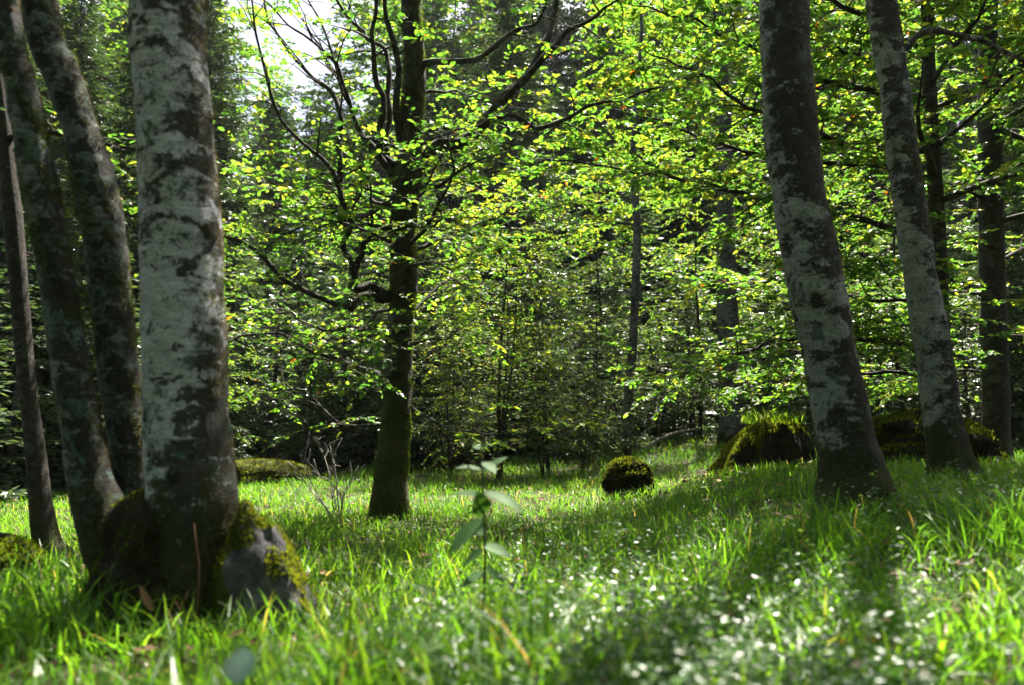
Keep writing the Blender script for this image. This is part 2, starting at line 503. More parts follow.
# ------------------------------------------------------------------ ground
u = np.linspace(-5.6, 5.6, 261)
gx = 1.6 * np.sinh(u)
v_ = np.linspace(-3.2, 5.7, 241)
gy = 4 + 1.9 * np.sinh(v_)
X, Y = np.meshgrid(gx, gy, indexing='ij')
X_GRID, Y_GRID = X, Y
Z = ground_z(X, Y)
idx = np.arange(X.size).reshape(X.shape)
F = np.stack([idx[:-1, :-1], idx[1:, :-1], idx[1:, 1:], idx[:-1, 1:]], -1).reshape(-1, 4)
ga = Acc()
ga.add(np.stack([X, Y, Z], -1).reshape(-1, 3), F)
tag(ga.obj('ground', M['soil']), kind='structure')


def gz(x, y): return float(ground_z(x, y))


# ------------------------------------------------------------------ trees
def px_trunk(rows, Y, lean_y=0.0, top_h=10.0, base=None):
    """rows (px, py, half width in px) from base upwards -> world points and radii, run down into the ground and up to top_h"""
    pts, rad = [], []
    for k, (px, py, hw) in enumerate(rows):
        y = Y + lean_y * k
        p = PY(px, py, y)
        pts.append(p)
        rad.append(hw * y / FPX)
    b = pts[0].copy()
    g = gz(b[0], b[1])
    low = b + (b - pts[1]) / np.linalg.norm(b - pts[1]) * max(0.05, b[2] - g + 0.15)
    low[2] = min(low[2], g - 0.12)
    pts.insert(0, low)
    rad.insert(0, rad[0] * 1.02)
    d = nrm(pts[-1] - pts[-2])
    d = nrm(d * np.array((0.6, 0.6, 1)))
    p = pts[-1]
    h = top_h - p[2]
    n = 4
    r0 = rad[-1]
    for k in range(1, n + 1):
        pts.append(p + d * h * k / n + np.array((0.08 * math.sin(k * 2.1 + p[0]), 0.08 * math.cos(k * 1.7), 0)))
        rad.append(r0 * (1 - 0.85 * k / n))
    return np.array(pts), np.array(rad), np.array((b[0], b[1], g))


def auto_limbs(pts, rad, rng, h0, h1, n, length, rise=0.35, az=None):
    """limb polylines leaving a trunk between two heights"""
    P, R = resample(pts, rad, 0.15)
    out = []
    for k in range(n):
        h = h0 + (h1 - h0) * (k + rng.random()) / n
        i = int(np.argmin(np.abs(P[:, 2] - h)))
        a = (k * 2.4 + rng.normal(0, 0.4)) if az is None else rng.uniform(*az)
        L = length * rng.uniform(0.7, 1.15) * (1 - 0.45 * (h - h0) / max(h1 - h0, 0.1))
        d = nrm((math.cos(a), math.sin(a), rise + rng.normal(0, 0.12)))
        q = [P[i]]
        for j in range(5):
            d = nrm(d + rng.normal(0, 0.12, 3) + np.array((0, 0, -0.06)))
            q.append(q[-1] + d * L / 5)
        r0 = min(R[i] * 0.5, 0.012 + 0.012 * L)
        out.append((np.array(q), np.linspace(r0, 0.005, 6)))
    return out


def limb_px(rows, Y, dY, r0, r1=0.006):
    """a limb traced as pixels, running from depth Y by dY"""
    n = len(rows)
    jr = np.random.default_rng(int(rows[1][0] * 7 + rows[1][1]))
    pts = [PY(px, py, Y + dY * (k / (n - 1)) ** 1.2) for k, (px, py) in enumerate(rows)]
    pts = np.array(pts)
    P, Q = resample(pts, np.linspace(r0, r1, n), 0.16)
    jit = jr.normal(0, 0.016, P.shape)
    jit[0] = 0
    return P + jit, r1 + (Q - r1) * np.linspace(1, 0.75, len(Q))


def fuzz(acc, V, Fq, rng, n, length, mask=None, up=0.5, width=0.3, tint=None, zmax=None):
    """short moss blades standing on a quad surface"""
    V = np.asarray(V, float)
    Fq = np.asarray(Fq)
    if zmax is not None: Fq = Fq[V[Fq[:, 0], 2] < zmax]
    a, b, c = V[Fq[:, 0]], V[Fq[:, 1]], V[Fq[:, 3]]
    nn = np.cross(b - a, c - a)
    ar = np.linalg.norm(nn, axis=1)
    k = rng.choice(len(Fq), n, p=ar / ar.sum())
    s, t = rng.random(n), rng.random(n)
    v0, v1, v2, v3 = (V[Fq[k, j]] for j in range(4))
    p = (v0 * ((1 - s) * (1 - t))[:, None] + v1 * (s * (1 - t))[:, None] + v2 * (s * t)[:, None] + v3 * ((1 - s) * t)[:, None])
    n0 = nrm(nn[k])
    if mask is not None:
        keep = mask(p, n0)
        p, n0 = p[keep], n0[keep]
    d = n0 + rng.normal(0, 0.4, p.shape) + np.array((0, 0, up))
    put_leaves(acc, p - n0 * 0.004, d, rng.normal(0, 1, p.shape), length * rng.uniform(0.5, 1.3, len(p)), rng.random(len(p)) if tint is None else np.clip(tint + rng.normal(0, 0.2, len(p)), 0, 1), wide=width)


def make_trunk(root, loc, pts, rad, material, name='trunk', seg=28, lump=0.10, seed=0, flare=0.45, step=0.05, flare_h=0.12):
    a = Acc()
    g = loc[2]
    # fine rings low down where the camera sees them, coarser above
    P, R = resample(pts, rad, step)
    cut = P[:, 2] < 6.5
    keep = cut | (np.arange(len(P)) % 4 == 0)
    keep[-1] = True
    tube(a, P[keep], R[keep], seg=seg, lump=lump, seed=seed, flare=(g, flare, flare_h), smooth_pts=False, freq=4.5)
    a.obj(name, material, root, origin=loc)
    return a


def finish_crown(root, loc, wood, leaf, leafmat='beech_leaf', woodmat='twig'):
    if wood is not None and wood.n: wood.obj('twigs', M[woodmat], root, origin=loc)
    if leaf is not None and leaf.n: leaf.obj('crown', M[leafmat], root, smooth=False, origin=loc)


# --- the three-stemmed beech on the left
T1 = [(193, 560, 44), (192, 500, 43), (188, 430, 41), (183, 300, 39.5), (181, 230, 39), (176, 150, 38), (170, 60, 37), (168, 0, 36.5)]
T2 = [(140, 560, 24), (132, 470, 20), (122, 400, 19), (113, 320, 19.5), (104, 230, 20.5), (84, 140, 19), (60, 70, 18), (38, 0, 17)]
T3 = [(112, 545, 26), (90, 480, 20), (80, 420, 18.5), (66, 340, 17.5), (50, 240, 17), (33, 150, 16.5), (20, 80, 15), (4, 0, 14)]
Yc = 3.1
bp = PY(165, 598, Yc)
loc = np.array((bp[0], bp[1], gz(bp[0], bp[1])))
clump = thing('beech_tree', 'large beech with three lichen-spotted stems rising from one dark mossy base', 'tree', loc)
wood, leaf = Acc(), Acc()
rim = Acc()
for rows, Yt, m_, sd in ((T1, 3.02, 'bark_pale', 3.0), (T2, 3.35, 'bark_lichen', 11.0), (T3, 3.2, 'bark_lichen', 23.0)):
    pts, rad, _ = px_trunk(rows, Yt, top_h=11)
    a = make_trunk(clump, loc, pts, rad, M[m_], seg=60 if rows is T1 else 44, lump=0.09 if rows is T1 else 0.14, seed=sd, flare=0.12, step=0.022)
    Vv, Ff = np.concatenate(a.v), np.concatenate(a.f)
    fuzz(rim, Vv, Ff, np.random.default_rng(int(sd)), 60000 if rows is T1 else 30000, 0.011, up=-0.1, zmax=3.2,
         mask=lambda p, n: (n[:, 0] > 0.55) & (p[:, 2] < 3.2) & (np.sin(p[:, 2] * 9 + p[:, 1] * 8) + np.sin(p[:, 2] * 23) > -0.5), width=0.5)
    pm_ = Acc()
    fuzz(pm_, Vv, Ff, np.random.default_rng(int(sd) + 1), 50000, 0.010, up=-0.3, zmax=3.0, width=0.7, tint=0.15,
         mask=lambda p, n: np.sin(p[:, 2] * 6.1 + p[:, 0] * 11) + np.sin(p[:, 2] * 14.7 + p[:, 0] * 29 + sd) + 0.7 * np.sin(p[:, 2] * 43 + p[:, 0] * 71) - 0.6 * n[:, 0] * 0 > (1.25 if rows is T1 else 0.7))
    pm_.obj('moss', M['moss'], clump, smooth=False, origin=loc)
    for q, r in auto_limbs(pts, rad, rng, 6.5, 10.8, 8, 2.6):
        la = Acc()
        grow_limb(wood, leaf, q, r, rng, sec=0.22, seclen=1.0, leaf=0.09, per=6, limb_acc=la)
        la.obj('limb', M['bark_dark'], clump if rows is T1 or rows is T2 or rows is T3 else t, origin=loc)
RIM1 = rim
finish_crown(clump, loc, wood, leaf)
# root base: lumpy mass the stems grow from, with buttress roots
ra = Acc()


def blob(acc, c, r, seg=36, rings=22, lump=0.15, freq=3.0, seed=0.0, zcut=None, shape=None):
    th = np.linspace(0.02, math.pi - 0.02, rings)
    ph = np.arange(seg) / seg * 2 * math.pi
    V = np.zeros((rings, seg, 3))
    for i, t in enumerate(th):
        for j, p in enumerate(ph):
            d = np.array((math.sin(t) * math.cos(p), math.sin(t) * math.sin(p), math.cos(t)))
            k = 1 + lump * mnoise.noise(Vector(d * freq + seed)) + 0.45 * lump * mnoise.noise(Vector(d * freq * 2.7 + seed)) + 0.2 * lump * mnoise.noise(Vector(d * freq * 7 + seed))
            q = d * k
            if shape is not None: q = shape(q)
            V[i, j] = np.asarray(c) + q * np.asarray(r)
    idx = np.arange(rings * seg).reshape(rings, seg)
    a, b = idx[:-1], idx[1:]
    Fq = np.stack([a, b, np.roll(b, -1, 1), np.roll(a, -1, 1)], -1).reshape(-1, 4)
    caps = []
    for ring in (idx[0], idx[-1][::-1]):
        for k in range(1, seg - 2, 2):
            caps.append((ring[0], ring[k], ring[k + 1], ring[(k + 2) % seg]))
    Fq = np.vstack([Fq, np.array(caps)])
    acc.add(V.reshape(-1, 3), Fq)
    return V.reshape(-1, 3), Fq


c = PY(163, 570, 3.05)
hs = np.linspace(-0.12, 0.50, 30)
nseg = 72
V = np.zeros((30, nseg, 3))
for i, h in enumerate(hs):
    u_ = max(0.0, h) / 0.5
    for j in range(nseg):
        an = j / nseg * 6.2832
        ca, sa = math.cos(an), math.sin(an)
        rib = 0.5 + 0.5 * math.cos(an * 7 + 1.3 * math.sin(an * 2 + 1.0) + 0.8 * h)
        prof = 0.66 + 0.20 * math.exp(-max(0, h) / 0.25) + 0.42 * math.exp(-max(0, h) / 0.07) * (0.25 + 0.75 * rib ** 1.5)
        prof *= 1 + 0.16 * (rib - 0.5) * (1 - 0.5 * u_) + 0.16 * mnoise.noise(Vector((ca * 2.2, sa * 2.2, h * 4))) + 0.09 * mnoise.noise(Vector((ca * 6, sa * 6, h * 11))) + 0.05 * mnoise.noise(Vector((ca * 15, sa * 15, h * 30)))
        if h > 0.40: prof *= 1 - 0.75 * ((h - 0.40) / 0.10) ** 1.5
        V[i, j] = (c[0] + ca * prof * 0.285, c[1] + sa * prof * 0.275 , loc[2] + h)
idx = np.arange(30 * nseg).reshape(30, nseg)
ra.add(V.reshape(-1, 3), np.stack([idx[:-1], np.roll(idx[:-1], -1, 1), np.roll(idx[1:], -1, 1), idx[1:]], -1).reshape(-1, 4))
for (x0, y0, x1, y1, dY, r) in ((130, 560, 92, 625, -0.1, 0.09), (200, 570, 235, 640, -0.15, 0.075), (165, 575, 165, 640, -0.35, 0.09), (215, 550, 262, 600, 0.1, 0.06)):
    p0, p1 = PY(x0, y0, 3.08), PY(x1, y1, 3.08 + dY)
    tube(ra, [p0, (p0 * 0.4 + p1 * 0.6) + np.array((0, 0, 0.02)), p1 + np.array((0, 0, -0.08))], [r * 1.25, r * 0.9, r * 0.4], seg=14, step=0.03, lump=0.25, seed=x0)
ra.obj('root_base', M['root'], clump, origin=loc)
fuzz(RIM1, np.concatenate(ra.v), np.concatenate(ra.f), rng, 22000, 0.014, up=-0.2, width=0.5, tint=0.0)
RIM1.obj('moss_fringe', M['dry_moss'], clump, smooth=False, origin=loc)
mb = Acc()
fuzz(mb, np.concatenate(ra.v), np.concatenate(ra.f), rng, 16000, 0.016, mask=lambda p, n: (np.sin(p[:, 0] * 21 + p[:, 2] * 13) + np.sin(p[:, 2] * 31 + p[:, 1] * 17) > 0.3) & (p[:, 2] > loc[2] - 0.02), width=0.5)
mb.obj('moss', M['moss'], clump, smooth=False, origin=loc)

# --- slim tree at far left with a bent side stem
pts, rad, loc = px_trunk([(58, 560, 11), (48, 545, 10), (40, 500, 9.5), (36, 455, 9), (27, 380, 8.5), (20, 300, 8.5), (14, 230, 9), (5, 140, 8), (-4, 60, 7), (-10, 0, 6.5)], 4.7, top_h=8)
t = thing('slim_tree', 'slim mossy tree at the left edge with a low side stem bending left', 'tree', loc)
make_trunk(t, loc, pts, rad, M['bark_dark'], seg=16, seed=5, flare=0.5, flare_h=0.2)
wood, leaf = Acc(), Acc()
la = Acc()
q = [PY(62, 568, 4.7), PY(45, 568, 4.65), PY(28, 553, 4.6), (PY(12, 540, 4.55)), PY(-8, 536, 4.5), PY(-40, 520, 4.45), PY(-70, 470, 4.4)]
grow_limb(wood, leaf, np.array(q), np.linspace(0.045, 0.02, 7), rng, limb_acc=la, seg=10, t0=0.7)
la.obj('side_stem', M['bark_dark'], t, origin=loc)
for q, r in auto_limbs(pts, rad, rng, 2.3, 7.5, 9, 1.3):
    la = Acc()
    grow_limb(wood, leaf, q, r, rng, sec=0.18, seclen=0.7, toff=-0.05, limb_acc=la)
    la.obj('limb', M['bark_dark'], t, origin=loc)
finish_crown(t, loc, wood, leaf)

# --- the many-limbed beech in the middle
TC = [(391, 518, 18.5), (391, 480, 17), (395, 440, 16.5), (399, 350, 14), (404, 290, 13.5), (403, 230, 12.5), (408, 185, 15), (411, 130, 12), (415, 70, 11), (411, 0, 10.5)]
pts, rad, loc = px_trunk(TC, 6.3, top_h=9.5)
t = thing('beech_tree', 'mossy beech in the middle of the clearing with many crooked dark limbs', 'tree', loc)
a = make_trunk(t, loc, pts, rad, M['bark_moss'], seg=28, lump=0.18, seed=9, flare=0.28, flare_h=0.16, step=0.03)
ms = Acc()
fuzz(ms, np.concatenate(a.v), np.concatenate(a.f), rng, 40000, 0.016, up=-0.1, zmax=4.5, mask=lambda p, n: (p[:, 2] < 4.5) & ((np.sin(p[:, 2] * 7 + p[:, 0] * 19) + np.sin(p[:, 2] * 19)) > -0.2), width=0.5, tint=0.3)
ms.obj('moss', M['moss'], t, smooth=False, origin=loc)
wood, leaf = Acc(), Acc()
LM = [
    # rows, dY, r0, r1, options
    ([(412, 165), (440, 150), (467, 141), (488, 111), (528, 77), (548, 37), (555, 10), (565, -60), (590, -130)], 0.6, 0.066, 0.015, dict(t0=0.62)),
    ([(486, 116), (514, 91), (545, 57), (568, 34), (595, 15), (618, 0), (680, -50)], -0.6, 0.035, 0.008, dict(t0=0.5, density=0.7)),
    ([(470, 135), (488, 121), (508, 114), (538, 126), (558, 121), (588, 106), (625, 97), (659, 87)], -0.9, 0.03, 0.008, dict(t0=0.5, density=0.7)),
    ([(416, 72), (441, 62), (474, 59), (501, 44), (521, 29), (541, 12), (560, -40)], -0.8, 0.032, 0.010, dict(t0=0.55, density=0.6)),
    ([(402, 184), (390, 158), (385, 128), (390, 94), (387, 60), (380, 47), (360, 30), (340, 7), (320, -30)], 0.35, 0.034, 0.010, dict(t0=0.5, density=0.3)),
    ([(392, 175), (380, 154), (379, 125), (384, 100), (374, 67), (375, 34), (374, 0), (372, -60)], -0.4, 0.035, 0.012, dict(t0=0.5, density=0.4)),
    ([(406, 160), (400, 140), (395, 111), (397, 67), (386, 17), (384, -40)], -0.3, 0.05, 0.015, dict(t0=0.5)),
    ([(395, 165), (377, 151), (360, 131), (347, 94), (337, 72), (322, 48), (300, 20)], 0.5, 0.03, 0.008, dict(t0=0.45, density=0.3)),
    ([(398, 300), (384, 294), (370, 287), (355, 285), (353, 267), (345, 250), (347, 225), (339, 188), (320, 160), (295, 134), (268, 94), (258, 34), (256, -20)], -0.9, 0.042, 0.006, dict(t0=0.35, density=0.6)),
    ([(354, 272), (358, 260), (365, 243), (372, 230), (371, 200), (360, 170)], -0.3, 0.03, 0.007, dict(t0=0.3)),
    ([(390, 296), (374, 298), (353, 302), (339, 300), (302, 290), (258, 257), (225, 237), (190, 220)], -1.0, 0.04, 0.007, dict(t0=0.3)),
    ([(395, 378), (370, 370), (340, 361), (302, 344), (262, 331), (225, 344)], 0.5, 0.028, 0.006, dict(t0=0.2)),
    ([(392, 425), (340, 420), (302, 391), (262, 402), (228, 414)], 1.0, 0.014, 0.004, dict(t0=0.2, density=0.7)),
    ([(347, 232), (343, 180), (339, 107), (312, 80), (289, 54), (268, 17), (250, -30)], 0.5, 0.028, 0.008, dict(t0=0.35, density=0.35)),
    ([(360, 130), (350, 100), (336, 64), (312, 42), (289, 24), (268, 0)], -0.3, 0.018, 0.006, dict(t0=0.4, density=0.2)),
    ([(350, 105), (340, 80), (329, 37), (309, 0), (300, -30)], 0.2, 0.016, 0.006, dict(t0=0.4, density=0.2)),
    ([(412, 250), (440, 240), (470, 228), (510, 215), (560, 205)], 1.0, 0.02, 0.005, dict(t0=0.2)),
    ([(408, 270), (425, 262), (440, 268), (470, 262)], -0.9, 0.016, 0.004, dict(t0=0.15)),
    ([(404, 330), (425, 300), (452, 280), (480, 290)], 0.9, 0.018, 0.004, dict(t0=0.2)),
    ([(400, 400), (425, 415), (460, 430), (490, 432), (540, 425)], -0.7, 0.012, 0.004, dict(t0=0.3, density=0.6, toff=0.25)),
    ([(395, 205), (360, 200), (320, 205), (280, 190), (245, 170)], 1.2, 0.022, 0.005, dict(t0=0.15)),
    ([(405, 215), (420, 225), (445, 222), (470, 230)], -1.0, 0.014, 0.004, dict(t0=0.1)),
    ([(398, 335), (380, 345), (350, 350), (325, 365)], -0.9, 0.014, 0.004, dict(t0=0.15)),
    ([(408, 195), (440, 185), (480, 160), (520, 150)], -0.9, 0.018, 0.004, dict(t0=0.15)),
    ([(400, 330), (415, 342), (440, 340), (462, 330)], -0.7, 0.012, 0.004, dict(t0=0.1)),
    ([(400, 190), (375, 215), (340, 225), (300, 235)], -0.7, 0.014, 0.004, dict(t0=0.2)),
    ([(413, 100), (440, 90), (470, 95), (500, 85)], 0.9, 0.016, 0.004, dict(t0=0.2)),
    ([(395, 320), (350, 330), (300, 320), (250, 300)], 1.4, 0.02, 0.005, dict(t0=0.15)),
]
for k, (rows, dY, r0, r1, op) in enumerate(LM):
    q, r = limb_px(rows, 6.3 if k not in (1, 2) else 6.5, dY, r0, r1)
    la = Acc()
    grow_limb(wood, leaf, q, r, rng, sec=0.15, seclen=0.8, leaf=0.053, per=9, limb_acc=la, seg=10, **op)
    la.obj('limb', M['bark_moss' if r0 > 0.03 else 'bark_dark'], t, origin=loc)
for q, r in auto_limbs(pts, rad, rng, 1.7, 3.1, 9, 1.5, rise=0.5, az=(2.0, 4.3)) + auto_limbs(pts, rad, rng, 2.0, 3.4, 4, 1.5, rise=0.4, az=(-1.0, 1.0)):
    la = Acc()
    grow_limb(wood, leaf, q + np.vstack([np.zeros(3), rng.normal(0, 0.05, (len(q) - 1, 3))]), r * 0.6, rng, sec=0.16, seclen=0.7, leaf=0.056, per=7, limb_acc=la, seg=8, t0=0.3)
    la.obj('limb', M['bark_dark'], t, origin=loc)
for q, r in auto_limbs(pts, rad, rng, 5.8, 9.4, 14, 2.7, az=(-1.9, 1.2)):  # limbs above the frame, turned forward to shade the left foreground
    la = Acc()
    grow_limb(wood, leaf, q, r, rng, sec=0.26, seclen=1.0, leaf=0.075, per=6, limb_acc=la)
    la.obj('limb', M['bark_dark'], t, origin=loc)
finish_crown(t, loc, wood, leaf)

# --- two leaning beeches on the right
T6 = [(857, 500, 33), (853, 470, 29), (843, 430, 27), (828, 345, 26), (805, 230, 27), (790, 115, 25.5), (783, 0, 25)]
T7 = [(954, 486, 18), (948, 455, 17.5), (932, 345, 17), (913, 230, 15.5), (896, 100, 15), (881, 0, 14.5)]
for rows, Yt, m_, lab, sd, limb in (
        (T6, 4.4, 'bark_mottled', 'thick leaning beech trunk with pale and brown mottled bark, in front of the stump', 31.0, None),
        (T7, 5.6, 'bark_blotched', 'thinner leaning beech with grey blotched bark beside the mossy mound', 47.0,
         [(895, 60), (902, 49), (915, 39), (938, 30), (969, 35), (996, 47), (1024, 62), (1070, 85), (1110, 90)])):
    pts, rad, loc = px_trunk(rows, Yt, top_h=10.5)
    t = thing('beech_tree', lab, 'tree', loc)
    a = make_trunk(t, loc, pts, rad, M[m_], seg=52, lump=0.12, seed=sd, flare=0.65, step=0.025, flare_h=0.16)
    rim = Acc()
    fuzz(rim, np.concatenate(a.v), np.concatenate(a.f), rng, 30000, 0.011, up=-0.1, zmax=4.5, mask=lambda p, n: (n[:, 0] > 0.6) & (p[:, 2] < 4.5) & (np.sin(p[:, 2] * 8 + sd) + np.sin(p[:, 2] * 21) > 0.0), width=0.5)
    rim.obj('moss_fringe', M['dry_moss'], t, smooth=False, origin=loc)
    pm_ = Acc()
    fuzz(pm_, np.concatenate(a.v), np.concatenate(a.f), rng, 50000, 0.010, up=-0.3, zmax=4.2, width=0.7, tint=0.15,
         mask=lambda p, n: np.sin(p[:, 2] * 5.3 + p[:, 0] * 9) + np.sin(p[:, 2] * 13.1 + p[:, 0] * 27 + sd) + 0.7 * np.sin(p[:, 2] * 41 + p[:, 0] * 67) > 0.95)
    pm_.obj('moss', M['moss'], t, smooth=False, origin=loc)
    wood, leaf = Acc(), Acc()
    if limb:
        q, r = limb_px(limb, Yt, 0.4, 0.032, 0.012)
        la = Acc()
        grow_limb(wood, leaf, q, r, rng, limb_acc=la, seg=10, t0=0.5, density=0.6)
        la.obj('limb', M['bark_mottled'], t, origin=loc)
    for q, r in auto_limbs(pts, rad, rng, 6.4, 10.3, 11, 2.8):
        la = Acc()
        grow_limb(wood, leaf, q, r, rng, sec=0.22, seclen=1.0, leaf=0.09, per=6, limb_acc=la)
        la.obj('limb', M['bark_dark'], clump if rows is T1 or rows is T2 or rows is T3 else t, origin=loc)
    finish_crown(t, loc, wood, leaf)

# --- dark beeches behind them, whose boughs fill the upper right
T8 = [(948, 440, 8), (944, 380, 7.5), (938, 230, 7.5), (930, 100, 6.5), (928, 0, 6)]
T9 = [(997, 440, 12.5), (993, 300, 12), (990, 130, 11.5), (988, 60, 9), (990, 0, 8)]
B8 = [
    ([(930, 150), (858, 146), (818, 134), (760, 112), (700, 75), (640, 50)], -2.4, 0.05),
    ([(929, 100), (868, 89), (818, 79), (760, 50), (690, 20), (620, 0)], -1.6, 0.05),
    ([(936, 240), (880, 225), (800, 205), (740, 195), (680, 178), (600, 165), (540, 158)], -2.0, 0.045),
    ([(940, 310), (880, 300), (800, 292), (740, 285), (690, 280)], --1.2, 0.03),
    ([(944, 360), (880, 340), (800, 338), (750, 352), (700, 365), (655, 372)], -1.8, 0.04),
    ([(944, 380), (890, 372), (800, 380), (730, 385)], 1.2, 0.03),
    ([(934, 180), (870, 165), (790, 160), (720, 145), (660, 120), (600, 110)], -1.4, 0.04),
    ([(930, 60), (870, 20), (800, -10), (720, -40), (640, -50)], -2.2, 0.04),
    ([(930, 40), (880, 60), (820, 40), (740, 15)], -1.0, 0.03),
    ([(940, 270), (900, 262), (860, 268), (820, 262)], -1.2, 0.025),
    ([(942, 330), (905, 325), (870, 332), (830, 330)], -0.8, 0.025),
]
B9 = [
    ([(994, 122), (1016, 138), (1060, 150), (1110, 150)], -0.8, 0.05),
    ([(988, 118), (975, 112), (950, 122), (915, 135), (880, 150)], -0.8, 0.025),
    ([(990, 200), (960, 190), (920, 195), (870, 185)], -0.5, 0.03),
    ([(995, 260), (1020, 250), (1060, 240), (1100, 250)], 0.4, 0.03),
    ([(993, 300), (960, 290), (920, 300), (880, 305)], 0.6, 0.03),
    ([(995, 340), (1020, 330), (1070, 335)], -0.6, 0.02),
    ([(990, 60), (1015, 30), (1050, 5), (1090, -20)], -1.0, 0.035),
    ([(988, 40), (960, 10), (920, -20), (880, -60)], -1.2, 0.035),
    ([(988, 80), (960, 70), (930, 60), (890, 70)], 1.0, 0.025),
    ([(995, 380), (960, 370), (920, 378), (880, 385)], 0.3, 0.02),
]
for rows, Yt, lab, sd, bl, top in ((T8, 9.0, 'thin dark beech standing just behind the thinner leaning beech', 61.0, B8, 11), (T9, 10.0, 'dark upright beech near the right edge behind the mossy mound', 71.0, B9, 12)):
    pts, rad, loc = px_trunk(rows, Yt, top_h=top)
    t = thing('beech_tree', lab, 'tree', loc)
    make_trunk(t, loc, pts, rad, M['bark_dark'], seg=20, lump=0.12, seed=sd, step=0.06)
    wood, leaf = Acc(), Acc()
    for rows_, dY, r0 in bl:
        q, r = limb_px(rows_, Yt, dY, r0)
        la = Acc()
        grow_limb(wood, leaf, q, r, rng, sec=0.10, seclen=1.15, leaf=0.066, per=14, limb_acc=la, seg=8, t0=0.12, toff=0.02)
        la.obj('limb', M['bark_dark'], t, origin=loc)
    for q, r in auto_limbs(pts, rad, rng, 3.2, top - 0.5, 20, 2.6, az=(3.2, 6.0) if rows is T8 else (-2.2, 1.2)):
        la = Acc()
        grow_limb(wood, leaf, q, r, rng, sec=0.15, seclen=1.0, leaf=0.076, per=11, toff=0.08, limb_acc=la)
        la.obj('limb', M['bark_dark'], t, origin=loc)
    if rows is T8:
        for q, r in auto_limbs(pts, rad, rng, 5.2, 8.5, 10, 4.2, az=(3.35, 4.5)):  # high limbs added to shade the foreground grass
            la = Acc()
            grow_limb(wood, leaf, q, r, rng, sec=0.16, seclen=1.1, leaf=0.09, per=8, toff=0.1, limb_acc=la)
            la.obj('limb', M['bark_dark'], t, origin=loc)
    finish_crown(t, loc, wood, leaf)


# ------------------------------------------------------------------ trees of the wood, built once per kind and copied
NEEDLE = np.array([(0, 0, 0), (0.12, 0.45, 0.02), (0, 1, 0), (-0.12, 0.45, 0.02)], float)
NEEDLE_F = np.array([(0, 1, 2, 3)])


def fir_meshes(seed, h, lmax, bare, needle='needle', whorl=0.34, r0=None, dense=1.0, dead=True):
    r = np.random.default_rng(seed)
    tr, tw, nd = Acc(), Acc(), Acc()
    r0 = r0 or h * 0.013 + 0.02
    zs = np.linspace(-0.2, h, 14)
    pts = np.stack([0.04 * np.sin(zs * 0.9 + seed), 0.04 * np.cos(zs * 0.7), zs], -1)
    tube(tr, pts, r0 * np.clip(1 - zs / h, 0.03, 1), seg=14, step=0.25, lump=0.1, seed=seed, flare=(0, 0.4, 0.25))
    z = bare
    pos, dirs, nors, sz = [], [], [], []
    while z < h - 0.1:
        f = (h - z) / (h - min(bare, h * 0.2))
        nb = 5 if h > 5 else 6
        a0 = r.random() * 6.28
        for b in range(nb):
            if r.random() < 0.12: continue
            a = a0 + b * 6.283 / nb + r.normal(0, 0.2)
            L = max(0.12, lmax * min(1, f) ** 0.75 * r.uniform(0.6, 1.1))
            rise = 0.25 - 0.45 * min(1, f) + r.normal(0, 0.08)
            m = 6
            d = nrm((math.cos(a), math.sin(a), rise))
            p = np.array((0, 0, z + r.normal(0, 0.06)))
            q = [p]
            for k in range(m):
                d = nrm(d + np.array((0, 0, -0.05 + 0.03 * k)) + r.normal(0, 0.05, 3))
                q.append(q[-1] + d * L / m)
            q = np.array(q)
            tube(tw, q, np.linspace(0.008 + 0.006 * L, 0.003, m + 1), seg=3, smooth_pts=False)
            ns = max(3, int(L / 0.085 * dense))
            for k in range(ns):
                u = (k + r.random()) / ns
                if u < 0.12: continue
                ai = u * m
                ia = min(m - 1, int(ai))
                pp = q[ia] + (q[ia + 1] - q[ia]) * (ai - ia)
                dv = nrm(q[ia + 1] - q[ia])
                lt = nrm(np.cross(dv, (0, 0, 1.0)))
                for sd in (1, -1):
                    sd_ = nrm(dv * 0.75 + lt * sd * 0.75 + np.array((0, 0, -0.12)) + r.normal(0, 0.1, 3))
                    sl = L * 0.36 * (1 - 0.75 * u) * r.uniform(0.6, 1.2) + 0.08
                    kk = max(2, int(sl / 0.065))
                    tt = (np.arange(kk) + 0.3) / kk
                    pos.append(pp + sd_ * (sl * tt)[:, None] + np.array((0, 0, -0.12)) * (sl * tt * tt)[:, None])
                    l2 = np.where(np.arange(kk) % 2 == 0, 1, -1)[:, None] * np.cross(sd_, (0, 0, 1.0))
                    dirs.append(sd_ + l2 * 0.5 + r.normal(0, 0.18, (kk, 3)))
                    nors.append(np.array((0, 0, 1.0)) + r.normal(0, 0.45, (kk, 3)))
                    sz.append(r.uniform(0.09, 0.16, kk))
        z += whorl * r.uniform(0.8, 1.2) * (0.6 + 0.4 * min(1, f))
    if dead and bare > 1:
        for k in range(int(bare * 7)):
            a = r.random() * 6.28
            zz = r.uniform(0.5, bare)
            L = r.uniform(0.4, 1.6)
            d = nrm((math.cos(a), math.sin(a), r.normal(-0.15, 0.15)))
            q = [np.array((0, 0, zz))]
            for j in range(4):
                d = nrm(d + r.normal(0, 0.12, 3))
                q.append(q[-1] + d * L / 4)
            tube(tw, q, np.linspace(0.012, 0.002, 5), seg=3, smooth_pts=False)
    pos = np.concatenate(pos)
    N_ = len(pos)
    put_leaves(nd, pos, np.concatenate(dirs), np.concatenate(nors), np.concatenate(sz), np.clip(r.normal(0.5, 0.25, N_), 0, 1), NEEDLE, NEEDLE_F, wide=1.9)
    return dict(trunk=tr.mesh('trunk', M['bark_fir']), twigs=tw.mesh('twigs', M['twig']), crown=nd.mesh('crown', M[needle], smooth=False))


